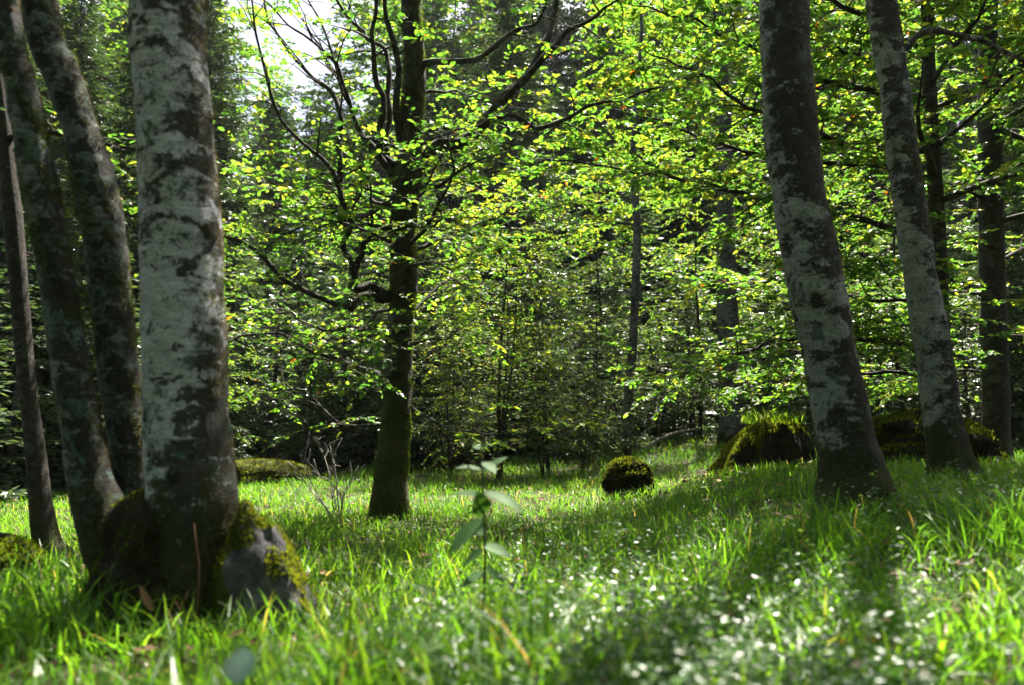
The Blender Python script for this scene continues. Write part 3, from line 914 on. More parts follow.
def beech_meshes(seed, h, spread, h0, n, leafmat='beech_leaf', leaf=0.075, r0=0.06, per=6, toff=0.0, sec=0.2, seclen=0.8, up=0.42, stems=1):
    r = np.random.default_rng(seed)
    tr, tw, lf = Acc(), Acc(), Acc()
    for s in range(stems):
        zs = np.linspace(-0.15, h * (1 - 0.15 * s), 9)
        a = s * 2.3 + seed
        lean = 0.0 if stems == 1 else 0.13
        pts = np.stack([math.cos(a) * lean * zs + 0.05 * np.sin(zs * 1.3 + seed), math.sin(a) * lean * zs + 0.05 * np.cos(zs * 1.1), zs], -1)
        rad = r0 * np.clip(1 - zs / h * 0.95, 0.05, 1)
        tube(tr, pts, rad, seg=10, step=0.2, lump=0.12, seed=seed, flare=(0, 0.4, 0.15))
        for q, rr in auto_limbs(pts, rad, r, h0, h * (1 - 0.15 * s) * 0.98, n // stems, spread, rise=0.3):
            grow_limb(tw, lf, q, rr, r, sec=sec, seclen=seclen, leaf=leaf, per=per, toff=toff, seg=5, up=up)
    return dict(trunk=tr.mesh('trunk', M['bark_dark']), twigs=tw.mesh('twigs', M['twig']), crown=lf.mesh('crown', M[leafmat], smooth=False))


def plant_tree(name, meshes, px, Y, scale, rot, label, cat, group=None, squash=1.0):
    x = (px - 512) / FPX * Y
    t = thing(name, label, cat, (x, Y, gz(x, Y)), group)
    t.rotation_euler = (0, 0, rot)
    t.scale = (scale * squash, scale * squash, scale)
    for part in ('trunk', 'twigs', 'crown'):
        link(part, meshes[part], t)
    return t


FIR = [fir_meshes(101, 13, 2.7, 0.6, dense=1.35, whorl=0.28), fir_meshes(102, 12, 2.5, 1.0, 'needle', dense=1.3, whorl=0.29), fir_meshes(103, 14, 2.9, 0.5, dense=1.35, whorl=0.28)]
FIR_PALE = [fir_meshes(111, 3.0, 1.05, 0.15, 'pale_needle', 0.22, dead=False), fir_meshes(112, 4.2, 1.3, 0.2, 'pale_needle', 0.26, dead=False)]
BEECH = [beech_meshes(121, 8, 2.2, 1.2, 34, toff=0.02, per=7), beech_meshes(122, 9, 2.4, 1.0, 38, toff=0.1, per=7)]
SAP = [beech_meshes(131, 3.6, 1.1, 0.4, 30, 'olive_leaf', 0.05, 0.025, 6, sec=0.13, seclen=0.5, up=0.6, stems=2),
       beech_meshes(132, 3.0, 1.0, 0.3, 28, 'olive_leaf', 0.048, 0.022, 6, 0.06, sec=0.13, seclen=0.5, up=0.6, stems=3)]

BR = beech_meshes(135, 3.9, 1.15, 0.7, 46, 'beech_leaf', 0.055, 0.03, 8, 0.22, sec=0.12, seclen=0.55, up=0.5)
plant_tree('young_beech', BR, 503, 11.4, 1.1, 0.6, 'full bright yellow-green young beech just right of the many-limbed beech', 'tree')

# the grey-trunked fir and the slender pale stem at the back of the clearing
gf = fir_meshes(140, 11.5, 1.3, 6.0, r0=0.235, dense=0.8, whorl=0.45)
plant_tree('fir_tree', gf, 731, 14.0, 1.0, 0.4, 'tall fir with a broad bare grey trunk at the back of the clearing', 'tree')
pts, rad, loc = px_trunk([(626, 452, 5.2), (629, 400, 5), (633, 340, 4.5), (636, 280, 4.2), (637, 225, 4)], 13.0, top_h=9)
t = thing('slender_tree', 'slender pale grey tree stem at the back, left of the grey-trunked fir', 'tree', loc)
make_trunk(t, loc, pts, rad, M['bark_fir'], seg=12, seed=8, flare=0.4, step=0.1)
wood, leaf = Acc(), Acc()
for q, r in auto_limbs(pts, rad, rng, 3.8, 8.8, 18, 1.6, az=(-0.2, 2.2)):
    la = Acc()
    grow_limb(wood, leaf, q, r, rng, sec=0.14, seclen=1.0, leaf=0.08, per=9, toff=0.1, limb_acc=la)
    la.obj('limb', M['bark_dark'], t, origin=loc)
finish_crown(t, loc, wood, leaf)

TALLB = [beech_meshes(141, 12, 3.0, 2.0, 60, leaf=0.095, per=10, toff=0.03, sec=0.22, seclen=1.1, r0=0.12),
         beech_meshes(142, 12, 3.3, 1.2, 64, leaf=0.095, per=10, toff=-0.05, sec=0.22, seclen=1.1, r0=0.10),
         beech_meshes(143, 12, 2.8, 2.8, 56, leaf=0.095, per=10, toff=0.06, sec=0.22, seclen=1.1, r0=0.13)]
GF = 'tall dark firs of the wood behind the clearing'
LF = 'tall dark fir standing in the dense wood behind the clearing'
GB = 'tall leafy beeches of the wood behind the clearing'
LB = 'tall leafy beech standing in the dense wood behind the clearing'
for i, (kind, px, Y) in enumerate([('f', 510, 17.5), ('f', 592, 20), ('f', 196, 18), ('f', 130, 12.5), ('f', -10, 11), ('f', 320, 24), ('f', 985, 17), ('f', 830, 21), ('f', 675, 23), ('f', 60, 17), ('f', 430, 30), ('f', 545, 31), ('f', 180, 29), ('f', 760, 32), ('f', 930, 30), ('f', 1060, 22), ('f', -90, 17), ('f', 620, 38), ('f', 480, 40), ('f', 340, 37), ('f', 90, 36), ('f', 860, 39),
                                   ('b', 450, 20), ('f', 610, 27), ('b', 690, 18), ('b', 780, 19), ('b', 880, 17), ('b', 950, 21), ('f', 1050, 15), ('f', 60, 13.5), ('f', 190, 15.5), ('f', 110, 20), ('f', 5, 19), ('f', 265, 19), ('f', 375, 19), ('b', 400, 26), ('f', 490, 24), ('f', 560, 22), ('f', 715, 25), ('b', 850, 27), ('b', 1000, 27), ('b', -80, 23), ('b', 185, 27), ('b', 300, 31), ('b', 660, 33), ('f', 525, 33), ('b', 1130, 19), ('b', 40, 29), ('b', 1110, 28), ('b', 400, 34), ('b', 810, 35)]):
    if 90 < px < 1010 and 14 < Y < 27 and i not in (0, 2): Y += 11
    el = 0.43 if 262 < px < 400 else 0.60
    hh = 1.0 + el * Y
    ms_ = FIR if kind == 'f' else TALLB
    j = i % 3
    s_ = hh / ((13, 12, 14)[j] if kind == 'f' else 12)
    if kind == 'f': nm, lab, gr, ct = 'fir_tree', LF, GF, 'tree'
    else: nm, lab, gr, ct = 'beech_tree', LB, GB, 'tree'
    if i == 0: lab, gr = 'dark fir whose drooping boughs show right of the many-limbed beech', None
    if i == 1: lab, gr = 'dark fir showing above the sapling thicket left of the slender pale stem', None
    plant_tree(nm, ms_[j], px, Y, s_, i * 1.9, lab, ct, gr)
for i, (x, y, s_) in enumerate([(-9, -5, 1.2), (-4.5, -8, 1.3), (0.5, -6.5, 1.2), (5, -8, 1.3), (9.5, -5, 1.2), (-12, 0.5, 1.2), (13, 1, 1.2), (-2, -13, 1.6), (4, -14, 1.6), (-8, -12, 1.5), (9, -12, 1.5)]):  # beeches added out of view to cut sky light on trunks and grass
    t = thing('beech_tree', 'tall leafy beech added out of view to block sky light', 'tree', (x, y, gz(x, y)), 'unseen beeches added to block sky light')
    t.rotation_euler = (0, 0, i * 1.3)
    t.scale = (s_, s_, s_)
    for part in ('trunk', 'twigs', 'crown'):
        link(part, TALLB[i % 3][part], t)
rb = np.random.default_rng(77)
for i, (px, Y, s) in enumerate([(820, 14, 0.7), (700, 15.5, 0.7), (900, 13.5, 0.75), (600, 16.5, 0.7), (215, 13.5, 0.55), (440, 14.5, 0.75), (110, 12, 0.7), (1130, 14, 1.1), (360, 14.5, 0.6), (780, 16, 0.8)]):
    plant_tree('young_beech', BEECH[i % 2], px, Y, s, i * 2.3, 'leafy young beech in the wood around the clearing', 'tree', 'young beeches around the clearing')
for i, (px, Y, s) in enumerate([(500, 11.0, 1.0), (455, 11.8, 0.95), (545, 12.2, 1.0), (590, 13.5, 1.0), (430, 13.2, 1.1), (485, 13.5, 1.15), (540, 11.6, 0.62), (580, 12.2, 0.6), (660, 14.5, 0.8)]):
    plant_tree('beech_sapling', SAP[i % 2], px, Y, s, i * 1.7, 'olive-green beech sapling in the thicket behind the many-limbed beech', 'sapling', 'saplings in the thicket at the back')
k = 0
spots = [(240, 14.4, 0.8), (275, 15, 1.0), (310, 14.0, 0.8), (345, 14.6, 1.0), (360, 13.8, 0.7), (425, 14.6, 0.9), (615, 14.2, 0.8), (372, 15, 1.0), (255, 16, 1.0), (330, 16.5, 1.1), (595, 15, 0.7), (615, 16.5, 0.9), (650, 17, 0.8), (690, 16.5, 0.8), (775, 15.5, 0.8), (820, 14.5, 0.9), (870, 14, 0.9), (920, 15, 1.0), (965, 13, 0.8), (1010, 13.5, 0.9), (1060, 13, 1.0), (20, 10, 0.9), (70, 11, 0.9), (110, 10.5, 0.8), (-30, 9, 0.9), (-90, 10, 1.0), (150, 14, 1.0), (200, 15, 1.0), (445, 16, 0.9), (480, 16.5, 1.0), (530, 17, 0.9), (560, 15.5, 0.8), (745, 19, 1.0), (850, 18, 1.0), (1000, 18, 1.1), (420, 17, 1.4), (470, 18.5, 1.5), (540, 18.5, 1.4), (600, 18, 1.4), (640, 19, 1.5), (690, 19.5, 1.5), (300, 18, 1.5), (350, 18.5, 1.5), (230, 18, 1.5), (390, 16.5, 1.1), (790, 18, 1.5), (900, 17.5, 1.5), (950, 18.5, 1.5), (40, 14, 1.5), (100, 14.5, 1.5), (0, 13, 1.3)]
for px, Y, s in spots:
    plant_tree('young_fir', FIR_PALE[k % 2], px, Y, s, k * 1.3, 'grey-green young fir in the undergrowth at the edge of the clearing', 'tree', 'young firs in the undergrowth')
    k += 1

# far wood: everything behind reads as one mass
fw = Acc()
rf = np.random.default_rng(5)
for k in range(150):
    a = rf.uniform(-1.0, 1.0)
    R_ = rf.uniform(46, 95)
    x, y = R_ * math.sin(a), R_ * math.cos(a)
    h = R_ * rf.uniform(0.30, 0.42) if -0.35 < a < -0.12 else rf.uniform(16, 27)
    b = gz(x, y)
    n = 420
    zz = h * rf.random(n) ** 1.25
    rr = (1 - zz / h) * h * 0.15 * np.sqrt(rf.random(n)) + 0.1
    th = rf.random(n) * 6.283
    p = np.stack([x + rr * np.cos(th), y + rr * np.sin(th), b + zz], -1)
    d = np.stack([np.cos(th), np.sin(th), np.full(n, -0.35)], -1) + rf.normal(0, 0.3, (n, 3))
    put_leaves(fw, p, d, np.array((0, 0, 1.0)) + rf.normal(0, 0.5, (n, 3)), rf.uniform(0.8, 1.7, n), rf.random(n), NEEDLE, NEEDLE_F, 2.2)
tag(fw.obj('far_wood', M['needle'], smooth=False), 'mass of distant conifers closing the view behind the wood', 'wood', kind='stuff')

# ------------------------------------------------------------------ stump, log, mound, boulders
c = PY(628, 485, 8.0)
lx, ly = c[0], c[1]

# stump: broken shell with its front darkened as shade, mossy shoulder on its left
c = PY(775, 474, 9.0)
sx, sy = c[0], c[1]
sz = gz(sx, sy)
t = thing('tree_stump', 'broad rotten stump with a front coloured dark as shade and grass growing on top', 'stump', (sx, sy, sz))
a = Acc()
H = 0.48
nr, ns = 26, 64
V = np.zeros((nr, ns, 3))
for i in range(nr):
    h = i / (nr - 1)
    for j in range(ns):
        an = j / ns * 6.2832
        ca, sa = math.cos(an), math.sin(an)
        top = H * (1.0 + 0.05 * ca + 0.12 * mnoise.noise(Vector((ca * 1.6, sa * 1.6, 2.0))) - 0.06 * max(0, -ca))
        rad_ = (0.40 + 0.22 * max(0, -ca) * (1 - h) ** 1.0 + 0.10 * math.exp(-h * 5)) * (1 + 0.16 * math.sin(an * 9 + h * 1.5) * (0.5 + 0.5 * math.sin(an * 2)) + 0.14 * mnoise.noise(Vector((ca * 2.4, sa * 2.4, h * 1.2 + 7))))
        rad_ *= 1 - 0.34 * max(0.0, (h - 0.35) / 0.65) ** 2.2
        V[i, j] = (sx + ca * rad_, sy + sa * rad_ * 0.9, sz - 0.08 + (top + 0.08) * h)
idx = np.arange(nr * ns).reshape(nr, ns)
Fs = np.stack([idx[:-1], np.roll(idx[:-1], -1, 1), np.roll(idx[1:], -1, 1), idx[1:]], -1).reshape(-1, 4)
a.add(V.reshape(-1, 3), Fs)
topc = V[-1].mean(0)
V2 = np.stack([V[-1] * (1 - k) + topc * k + np.array((0, 0, 0.05 * math.sin(k * 1.57))) for k in (0, 0.3, 0.6, 0.85, 0.99)])
idx = np.arange(5 * ns).reshape(5, ns)
Ft = np.stack([idx[:-1], np.roll(idx[:-1], -1, 1), np.roll(idx[1:], -1, 1), idx[1:]], -1).reshape(-1, 4)
a.add(V2.reshape(-1, 3), Ft)
a.obj('stump_body', M['rotten'], t, origin=(sx, sy, sz))
mo = Acc()
fuzz(mo, np.concatenate(a.v), np.concatenate(a.f), rng, 24000, 0.028, mask=lambda p, n: (n[:, 2] > 0.45) | ((n[:, 0] < -0.4) & (n[:, 1] > -0.3)), width=0.5, tint=0.6)
mo.obj('moss', M['moss'], t, smooth=False, origin=(sx, sy, sz))


# ------------------------------------------------------------------ grass blades
def blades(acc, x, y, z, h, wd, rng, bend=(0.1, 0.7), segs=4, tint=None, thick=None):
    N_ = len(x)
    ph = rng.random(N_) * 6.2832
    b = rng.uniform(*bend, N_)
    lean = np.stack([np.cos(ph), np.sin(ph)], -1)
    fa = ph + 1.5708 + rng.normal(0, 0.5, N_)
    side = np.stack([np.cos(fa), np.sin(fa), rng.normal(0, 0.15, N_)], -1)
    V = np.zeros((N_, segs + 1, 2, 3), np.float32)
    for k in range(segs + 1):
        t_ = k / segs
        q = np.zeros((N_, 3))
        q[:, 0] = x + lean[:, 0] * h * b * t_ ** 2
        q[:, 1] = y + lean[:, 1] * h * b * t_ ** 2
        q[:, 2] = z + h * (t_ - 0.5 * b * b * t_ ** 3)
        ww = wd * (0.55 + 0.9 * t_ - 1.42 * t_ * t_)
        ww = np.maximum(ww, wd * 0.06)
        V[:, k, 0] = q - side * (ww / 2)[:, None]
        V[:, k, 1] = q + side * (ww / 2)[:, None]
    i = np.arange(N_)[:, None] * (2 * segs + 2) + np.arange(segs)[None] * 2
    Fb = np.stack([i, i + 1, i + 3, i + 2], -1).reshape(-1, 4)
    if tint is None:
        tint = np.clip(rng.normal(0.45, 0.2, N_), 0, 0.92)
        tint = np.where(rng.random(N_) < 0.025, rng.uniform(0.94, 1.0, N_), tint)
    acc.add(V.reshape(-1, 3), Fb, np.repeat(tint, 2 * segs + 2))


gt = Acc()
n = 260
an, rr = rng.random(n) * 6.28, np.sqrt(rng.random(n)) * 0.36
blades(gt, sx + rr * np.cos(an), sy + rr * np.sin(an), np.full(n, sz + H * 0.98), rng.uniform(0.08, 0.22, n), np.full(n, 0.008), rng, (0.2, 1.0), tint=np.clip(rng.normal(0.7, 0.15, n), 0, 0.95))
gt.obj('grass_tuft', M['grass'], t, smooth=False, origin=(sx, sy, sz))


def mound(name, label, cat, px, py, Yd, r, seed, mossn, base='moss_soil', tint=0.6, ml=0.03, lump=0.25, mask=None, sink=0.3, matn='moss', under=0):
    c = PY(px, py, Yd)
    g = gz(c[0], c[1])
    t = thing(name, label, cat, (c[0], c[1], g))
    a = Acc()
    V, Fq = blob(a, (c[0], c[1], g + r[2] * (1 - 2 * sink)), r, lump=lump, freq=1.8, seed=seed, seg=44, rings=28)
    a.obj('body', M[base], t, origin=(c[0], c[1], g))
    mo = Acc()
    fuzz(mo, V, Fq, rng, mossn, ml, mask=mask or (lambda p, n: n[:, 2] > -0.1), width=0.5, tint=tint)
    mo.obj('moss', M[matn], t, smooth=False, origin=(c[0], c[1], g))
    if under:
        du = Acc()
        fuzz(du, V, Fq, rng, under, ml * 0.9, up=-0.1, width=0.5)  # dark coat puts the shade of the camera side into colour
        du.obj('shade_moss', M['shade_moss'], t, smooth=False, origin=(c[0], c[1], g))
    return t


mound('boulder', 'round dark boulder furred with moss lying alone in the sunlit grass', 'boulder', 628, 488, 8.0, (0.235, 0.25, 0.22), 21.0, 9000, base='rotten', tint=0.55, ml=0.022, lump=0.15, under=14000, sink=0.16, mask=lambda p, n: (n[:, 2] + 0.5 * n[:, 1] + 0.25 * np.sin(p[:, 0] * 31) * np.sin(p[:, 2] * 27) > 0.1))  # light moss only on top and back: lighting put into the colour
mound('mossy_mound', 'low bright green moss-covered mound behind the thinner leaning beech', 'mound', 925, 474, 7.6, (0.74, 0.5, 0.36), 2.0, 30000, sink=0.28, tint=0.7, base='rotten', lump=0.3, under=16000, mask=lambda p, n: (n[:, 2] + 0.3 * n[:, 1] + 0.3 * np.sin(p[:, 0] * 17) * np.sin(p[:, 2] * 23 + p[:, 1] * 9) > 0.25))
mound('mossy_mound', 'small sunlit mossy hummock in the far left of the clearing', 'mound', 262, 474, 12.5, (0.75, 0.5, 0.3), 8.0, 12000, tint=0.8, sink=0.35)
mound('mossy_mound', 'dark mossy hummock at the left edge of the clearing', 'mound', 2, 600, 3.9, (0.16, 0.16, 0.14), 5.0, 5000, tint=0.3)

# rock by the three-stemmed beech
c = PY(258, 600, 2.95)
g = gz(c[0], c[1])
t = thing('rock', 'grey pointed rock with a mossy back leaning at the foot of the three-stemmed beech', 'rock', (c[0], c[1], g))
a = Acc()


def rock_shape(q):
    x, y, z = q
    k = max(0.0, z)
    x = x * (1 - 0.52 * k) - 0.12 * k + 0.10 * (1 - abs(z))
    return np.array((x, y * (1 - 0.35 * k), z))


V, Fq = blob(a, (c[0], c[1], g + 0.07), (0.195, 0.18, 0.36), lump=0.22, freq=1.7, seed=3.0, seg=56, rings=40, shape=rock_shape)
a.obj('stone', M['rock'], t, origin=(c[0], c[1], g))
mo = Acc()


def rock_mask(p, n):
    lx_ = p[:, 0] - c[0]
    lz_ = p[:, 2] - g
    wob = 0.035 * np.sin(p[:, 2] * 31 + 1) + 0.03 * np.sin(p[:, 0] * 47 + p[:, 1] * 30)
    left = lx_ + wob < -0.05
    topm = (lz_ + wob > 0.34)
    right = (lx_ + 0.55 * (lz_ - 0.2) + wob > 0.115) & (n[:, 2] > 0.1)
    back = p[:, 1] > c[1] + 0.03
    return (left | topm | right | back) & (n[:, 2] > -0.4)


fuzz(mo, V, Fq, rng, 30000, 0.017, mask=rock_mask, width=0.55, tint=0.65)
mo.obj('moss', M['moss'], t, smooth=False, origin=(c[0], c[1], g))
ROCK = (c[0], c[1])

# ------------------------------------------------------------------ grass and ground cover (stuff)
g_ = np.random.default_rng(21)
gr = Acc()
avoid = [(loc_, r_) for loc_, r_ in (((ROCK[0], ROCK[1]), 0.17), ((bp[0], bp[1]), 0.26), ((lx, ly), 0.22), ((sx, sy), 0.42))]


def field(y0, y1, dens, hmin, hmax, wd, segs, xm=1.4, edge=False):
    area_n = int(dens * (y1 - y0) * ((0.72 * (y0 + y1) / 2 + xm) * 2))
    y = g_.uniform(y0, y1, area_n)
    x = g_.uniform(-1, 1, area_n) * (0.72 * y + xm)
    # clumpy growth
    cl = np.sin(x * 3.1 + 1.3 * np.sin(y * 2.3)) * np.sin(y * 2.7 + 1.1 * np.sin(x * 1.9)) + 0.6 * np.sin(x * 7.3 + y * 2) * np.sin(y * 6.1 - x * 3)
    keep = g_.random(area_n) < np.clip(0.75 + 0.3 * cl, 0.35, 1)
    if edge:
        lim = 15.5 + 1.5 * np.sin(x * 0.8) + 1.2 * np.sin(x * 2.1 + 1)
        keep &= g_.random(area_n) < np.clip((lim - y) / 2.0, 0.04, 1)
    for (ax, ay), r_ in avoid:
        keep &= (x - ax) ** 2 + (y - ay) ** 2 > r_ * r_
    x, y, cl = x[keep], y[keep], cl[keep]
    N_ = len(x)
    h = g_.uniform(hmin, hmax, N_) * np.clip(0.95 + 0.33 * cl, 0.4, 1.5)
    z = ground_z(x, y) - 0.01
    tint = np.clip(g_.normal(0.45, 0.18, N_) + 0.12 * np.sin(x * 1.1 + 0.7 * y), 0, 0.9)
    tint = np.where(g_.random(N_) < 0.03, g_.uniform(0.93, 1.0, N_), tint)
    blades(gr, x, y, z, h, wd * g_.uniform(0.6, 1.35, N_), g_, (0.2, 1.1), segs, tint)


field(0.5, 2.2, 2300, 0.11, 0.31, 0.014, 5)
field(2.2, 4.0, 1900, 0.08, 0.23, 0.0105, 5)
field(4.0, 7.0, 1500, 0.07, 0.17, 0.0075, 4)
field(7.0, 11.0, 750, 0.06, 0.14, 0.009, 3)
field(11.0, 18.0, 300, 0.08, 0.20, 0.012, 3, edge=True)
tag(gr.obj('grass', M['grass'], smooth=False), 'lush green grass covering the clearing', 'grass', kind='stuff')

# low ground cover with small oval glossy leaves
gc = Acc()
gs = Acc()
patches = [(0.10, 1.95, 0.40, 1.3), (0.02, 2.5, 0.32, 0.9), (0.42, 1.75, 0.40, 1.4), (0.72, 2.2, 0.42, 0.9), (1.15, 2.7, 0.4, 0.4), (0.42, 2.55, 0.42, 0.9), (-0.25, 2.1, 0.3, 0.4), (0.25, 1.45, 0.32, 1.2), (0.60, 1.4, 0.34, 1.0), (2.1, 3.9, 0.6, 0.3), (0.5, 3.7, 0.6, 0.2)]
for (cx_, cy_, r_, dn) in patches:
    n = int(420 * r_ * r_ * 3.14 * dn)
    for k in range(n):
        rr_, aa = r_ * math.sqrt(g_.random()), g_.random() * 6.283
        x, y = cx_ + rr_ * math.cos(aa), cy_ + rr_ * math.sin(aa)
        h = g_.uniform(0.14, 0.31)
        z = gz(x, y)
        le = g_.normal(0, 0.25, 2)
        m = 9
        u_ = g_.uniform(0.3, 1.0, m)
        pos = np.stack([x + le[0] * h * u_, y + le[1] * h * u_, z + h * u_], -1)
        th = g_.random(m) * 6.283
        d = np.stack([np.cos(th), np.sin(th), g_.normal(0.15, 0.3, m)], -1)
        put_leaves(gc, pos, d, np.array((0, 0, 1.0)) + g_.normal(0, 0.35, (m, 3)), g_.uniform(0.014, 0.027, m), np.where(g_.random(m) < 0.02, 1.0, g_.random(m) * 0.93), wide=1.15)
tag(gc.obj('ground_cover', M['cover_leaf'], smooth=False), 'low bilberry-like ground cover with small glossy oval leaves among the grass', 'ground cover', kind='stuff')

# fallen leaves and sticks of the wood floor
lt = Acc()
n = 21000
y = np.where(np.arange(n) < 5000, g_.uniform(0.8, 9, n), g_.uniform(9, 26, n))
x = g_.uniform(-1, 1, n) * (0.75 * y + 2)
pos = np.stack([x, y, ground_z(x, y) + 0.012], -1)
keep = (y > 14) | (g_.random(n) < 0.1) | (y < 9)
pos[:, 2] += np.where(y < 9, g_.uniform(0, 0.06, n), 0)
pos = pos[keep]
n = len(pos)
put_leaves(lt, pos, np.concatenate([g_.normal(0, 1, (n, 2)), g_.normal(0, 0.15, (n, 1))], 1), np.array((0, 0, 1.0)) + g_.normal(0, 0.3, (n, 3)), np.where(pos[:, 1] < 9, 0.6, 1.0) * g_.uniform(0.06, 0.11, n), g_.random(n))
tag(lt.obj('leaf_litter', M['litter'], smooth=False), 'brown leaf litter on the wood floor', 'leaf litter', kind='stuff')

# ------------------------------------------------------------------ small things
BROAD = np.array([(0, 0, 0), (0.20, 0.12, 0.03), (0.29, 0.35, 0.05), (0.24, 0.62, 0.03), (0.10, 0.86, -0.04), (0, 1, -0.10), (-0.10, 0.86, -0.04), (-0.24, 0.62, 0.03), (-0.29, 0.35, 0.05), (-0.20, 0.12, 0.03), (0, 0.35, 0), (0, 0.62, 0), (0, 0.86, -0.06)], float)
BROAD_F = np.array([(0, 1, 2, 10), (10, 2, 3, 11), (11, 3, 4, 12), (12, 4, 5, 6), (0, 10, 8, 9), (10, 11, 7, 8), (11, 12, 6, 7)])


def one_leaf(p, d, nor, size, matn, parent, origin, name='leaf', wide=1.0, tint=0.5):
    a = Acc()
    put_leaves(a, np.array([p]), np.array([d]), np.array([nor], float), size, [tint], BROAD, BROAD_F, wide)
    return a.obj(name, M[matn], parent, origin=origin)


# tall broad-leaved herb in front of the middle beech
Yh = 2.6
b = PY(482, 600, Yh)
b[2] = gz(b[0], b[1])
t = thing('herb', 'broad-leaved herb on a single upright stem standing above the grass', 'plant', b)
st = Acc()
stem = [b, PY(485, 560, Yh), PY(484, 510, Yh), PY(482, 470, Yh), PY(481, 447, Yh)]
tube(st, stem, [0.006, 0.005, 0.004, 0.003, 0.002], seg=8, step=0.03)
st.obj('stem', M['herb_stem'], t, origin=b)
for (x0, y0, x1, y1, dy, nz_, wd) in [(483, 492, 527, 510, -0.02, (0.2, -0.5, 1), 0.62), (484, 496, 446, 493, 0.02, (-0.2, -0.3, 1), 0.6), (484, 520, 446, 552, -0.03, (-0.7, -0.6, 0.6), 0.9), (483, 515, 478, 492, -0.05, (0.2, -1, 0.2), 1.3),
                                     (482, 470, 455, 466, -0.02, (0, -0.4, 1), 0.6), (482, 472, 507, 455, 0.03, (0.1, -0.5, 1), 0.6), (481, 450, 490, 442, -0.03, (0, -0.5, 1), 1.0), (481, 449, 472, 445, 0.03, (0, -0.5, 1), 1.0), (484, 524, 492, 520, -0.04, (0.2, -0.6, 0.8), 1.4), (484, 462, 496, 472, -0.06, (0.3, -0.6, 0.7), 1.0), (484, 545, 512, 556, -0.05, (0.2, -0.6, 0.9), 0.8), (484, 550, 460, 566, 0.03, (-0.3, -0.6, 0.9), 0.8), (484, 568, 510, 585, 0.03, (0.2, -0.5, 1), 0.8), (485, 572, 458, 588, -0.04, (-0.2, -0.5, 1), 0.8), (484, 535, 470, 522, 0.05, (0, -0.7, 0.6), 0.8)]:
    p0, p1 = PY(x0, y0, Yh), PY(x1, y1, Yh + dy)
    one_leaf(p0, p1 - p0, nz_, float(np.linalg.norm(p1 - p0)), 'herb_leaf', t, b, wide=wd)

# big near leaf on a stalk, sky reflection put into its bluish colour
b = PY(238, 684, 1.35)
b[2] = gz(b[0], b[1])
t = thing('broad_leaf_plant', 'single large leaf coloured pale as by sky reflection, on a stalk in the near grass at the bottom left', 'plant', b)
st = Acc()
pt = PY(238, 684, 1.35)
tube(st, [b, (b + pt) / 2 + np.array((0.01, 0, 0)), pt], [0.004, 0.003, 0.002], seg=6, step=0.03)
st.obj('stem', M['herb_stem'], t, origin=b)
p1 = PY(243, 636, 1.44)
one_leaf(pt, p1 - pt, (0.1, -0.9, 0.5), float(np.linalg.norm(p1 - pt)) * 0.85, 'sky_sheen_leaf', t, b, wide=1.0, tint=0.4)

# curled brown dead leaf standing at the foot of the big beech
p0, p1 = PY(153, 612, 2.72), PY(139, 584, 2.74)
t = one_leaf(p0, p1 - p0, (0.5, -0.9, 0.25), float(np.linalg.norm(p1 - p0)), 'brown_leaf', None, (0, 0, 0), name='dead_leaf', wide=0.42)
tag(t, 'curled brown dead leaf upright at the foot of the three-stemmed beech', 'leaf')

# thin reddish canes at the foot of the beech
for rows, lab in (([(199, 565), (196, 545), (194, 524)], 'short reddish cane standing straight before the dark root base'), ([(170, 612), (176, 602), (181, 611), (187, 592)], 'bent reddish cane zigzagging beside the curled dead leaf')):
    a = Acc()
    q = [PY(px, py, 2.76) for px, py in rows]
    base = q[0].copy()
    low = base.copy(); low[2] = min(gz(base[0], base[1]) - 0.02, base[2] - 0.02)
    tube(a, np.array([low] + q), [0.0028] * (len(q) + 1), seg=6, smooth_pts=False)
    o = a.obj('cane', M['cane'], None)
    tag(o, lab, 'cane')

# pale dead branchy shrub left of the middle beech
b = PY(340, 522, 6.0)
b[2] = gz(b[0], b[1]) - 0.03
t = thing('dead_shrub', 'pale leafless twiggy shrub in the grass left of the many-limbed beech', 'shrub', b)
rd = np.random.default_rng(9)
for px, py, dy in ((300, 455, 0), (312, 470, -0.3), (285, 470, 0.3), (330, 445, 0.2), (345, 470, -0.2), (318, 440, 0.4), (355, 480, 0.2)):
    e_ = PY(px, py, 6.0 + dy)
    a = Acc()
    mid = (b * 0.5 + e_ * 0.5) + rd.normal(0, 0.04, 3) + np.array((0, 0, 0.06))
    P_, R_ = tube(a, [b, mid, e_], [0.006, 0.004, 0.002], seg=5, step=0.06)
    for k in range(8):
        i = rd.integers(len(P_) // 3, len(P_))
        d = nrm((e_ - b) / np.linalg.norm(e_ - b) + rd.normal(0, 0.6, 3))
        q0 = P_[i]
        q1 = q0 + d * rd.uniform(0.08, 0.2)
        tube(a, [q0, (q0 + q1) / 2 + rd.normal(0, 0.01, 3), q1], [0.003, 0.002, 0.0012], seg=4, smooth_pts=False)
    a.obj('branch', M['dead_wood'], t, origin=b)

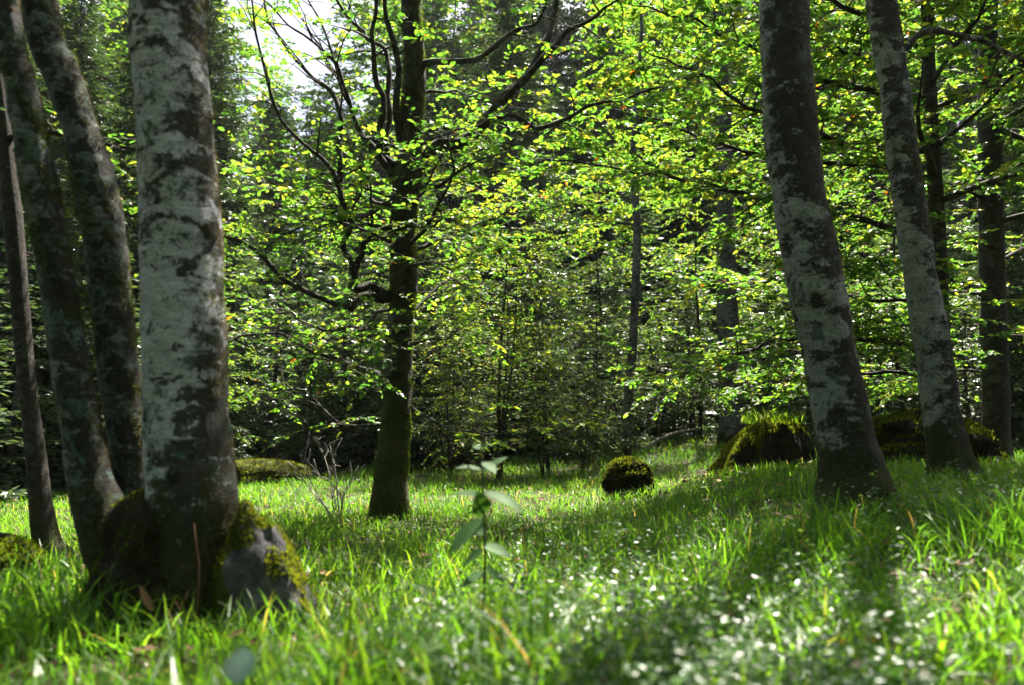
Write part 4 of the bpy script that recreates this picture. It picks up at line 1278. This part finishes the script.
# fallen grey branches at the back of the clearing
for k, (x0, y0, x1, y1, Yd, r_, lab) in enumerate([(640, 440, 700, 428, 14.2, 0.04, 'fallen grey branch propped against the grey-trunked fir'), (595, 452, 668, 444, 14.8, 0.03, 'fallen thin branch lying behind the slender pale stem')]):
    a = Acc()
    p0, p1 = PY(x0, y0, Yd), PY(x1, y1, Yd + 0.6)
    p0[2] = gz(p0[0], p0[1]) + 0.02
    P_, R_ = tube(a, [p0, (p0 + p1) / 2 + np.array((0, 0, 0.08)), p1], [r_, r_ * 0.8, r_ * 0.4], seg=7, step=0.1, lump=0.15)
    for j in range(12):
        i = rd.integers(2, len(P_))
        q1 = P_[i] + nrm(rd.normal(0, 1, 3) * np.array((1, 0.6, 0.8))) * rd.uniform(0.2, 0.6)
        q1[2] = max(q1[2], gz(q1[0], q1[1]) + 0.02)
        tube(a, [P_[i], (P_[i] + q1) / 2 + rd.normal(0, 0.03, 3), q1], [0.01, 0.007, 0.004], seg=4, smooth_pts=False)
    o = a.obj('fallen_branch', M['dead_wood'], None)
    tag(o, lab, 'branch')

# ------------------------------------------------------------------ damp air under the trees
hm, hnt, HN, HL, hout = mat('haze')
pv = HN('ShaderNodeVolumePrincipled')
pv.inputs['Color'].default_value = (0.86, 0.92, 1.0, 1)
pv.inputs['Density'].default_value = 0.00025
pv.inputs['Anisotropy'].default_value = 0.3
HL(pv.outputs[0], hout.inputs['Volume'])
ha = Acc()
x0, x1, y0, y1, z0, z1 = -260, 260, -60, 320, float(ground_z(X_GRID, Y_GRID).min()) - 1, 45
ha.add([(x0, y0, z0), (x1, y0, z0), (x1, y1, z0), (x0, y1, z0), (x0, y0, z1), (x1, y0, z1), (x1, y1, z1), (x0, y1, z1)],
       [(0, 3, 2, 1), (4, 5, 6, 7), (0, 1, 5, 4), (1, 2, 6, 5), (2, 3, 7, 6), (3, 0, 4, 7)])
tag(ha.obj('haze', hm, smooth=False), 'thin bluish haze hanging in the wood', 'haze', kind='stuff')
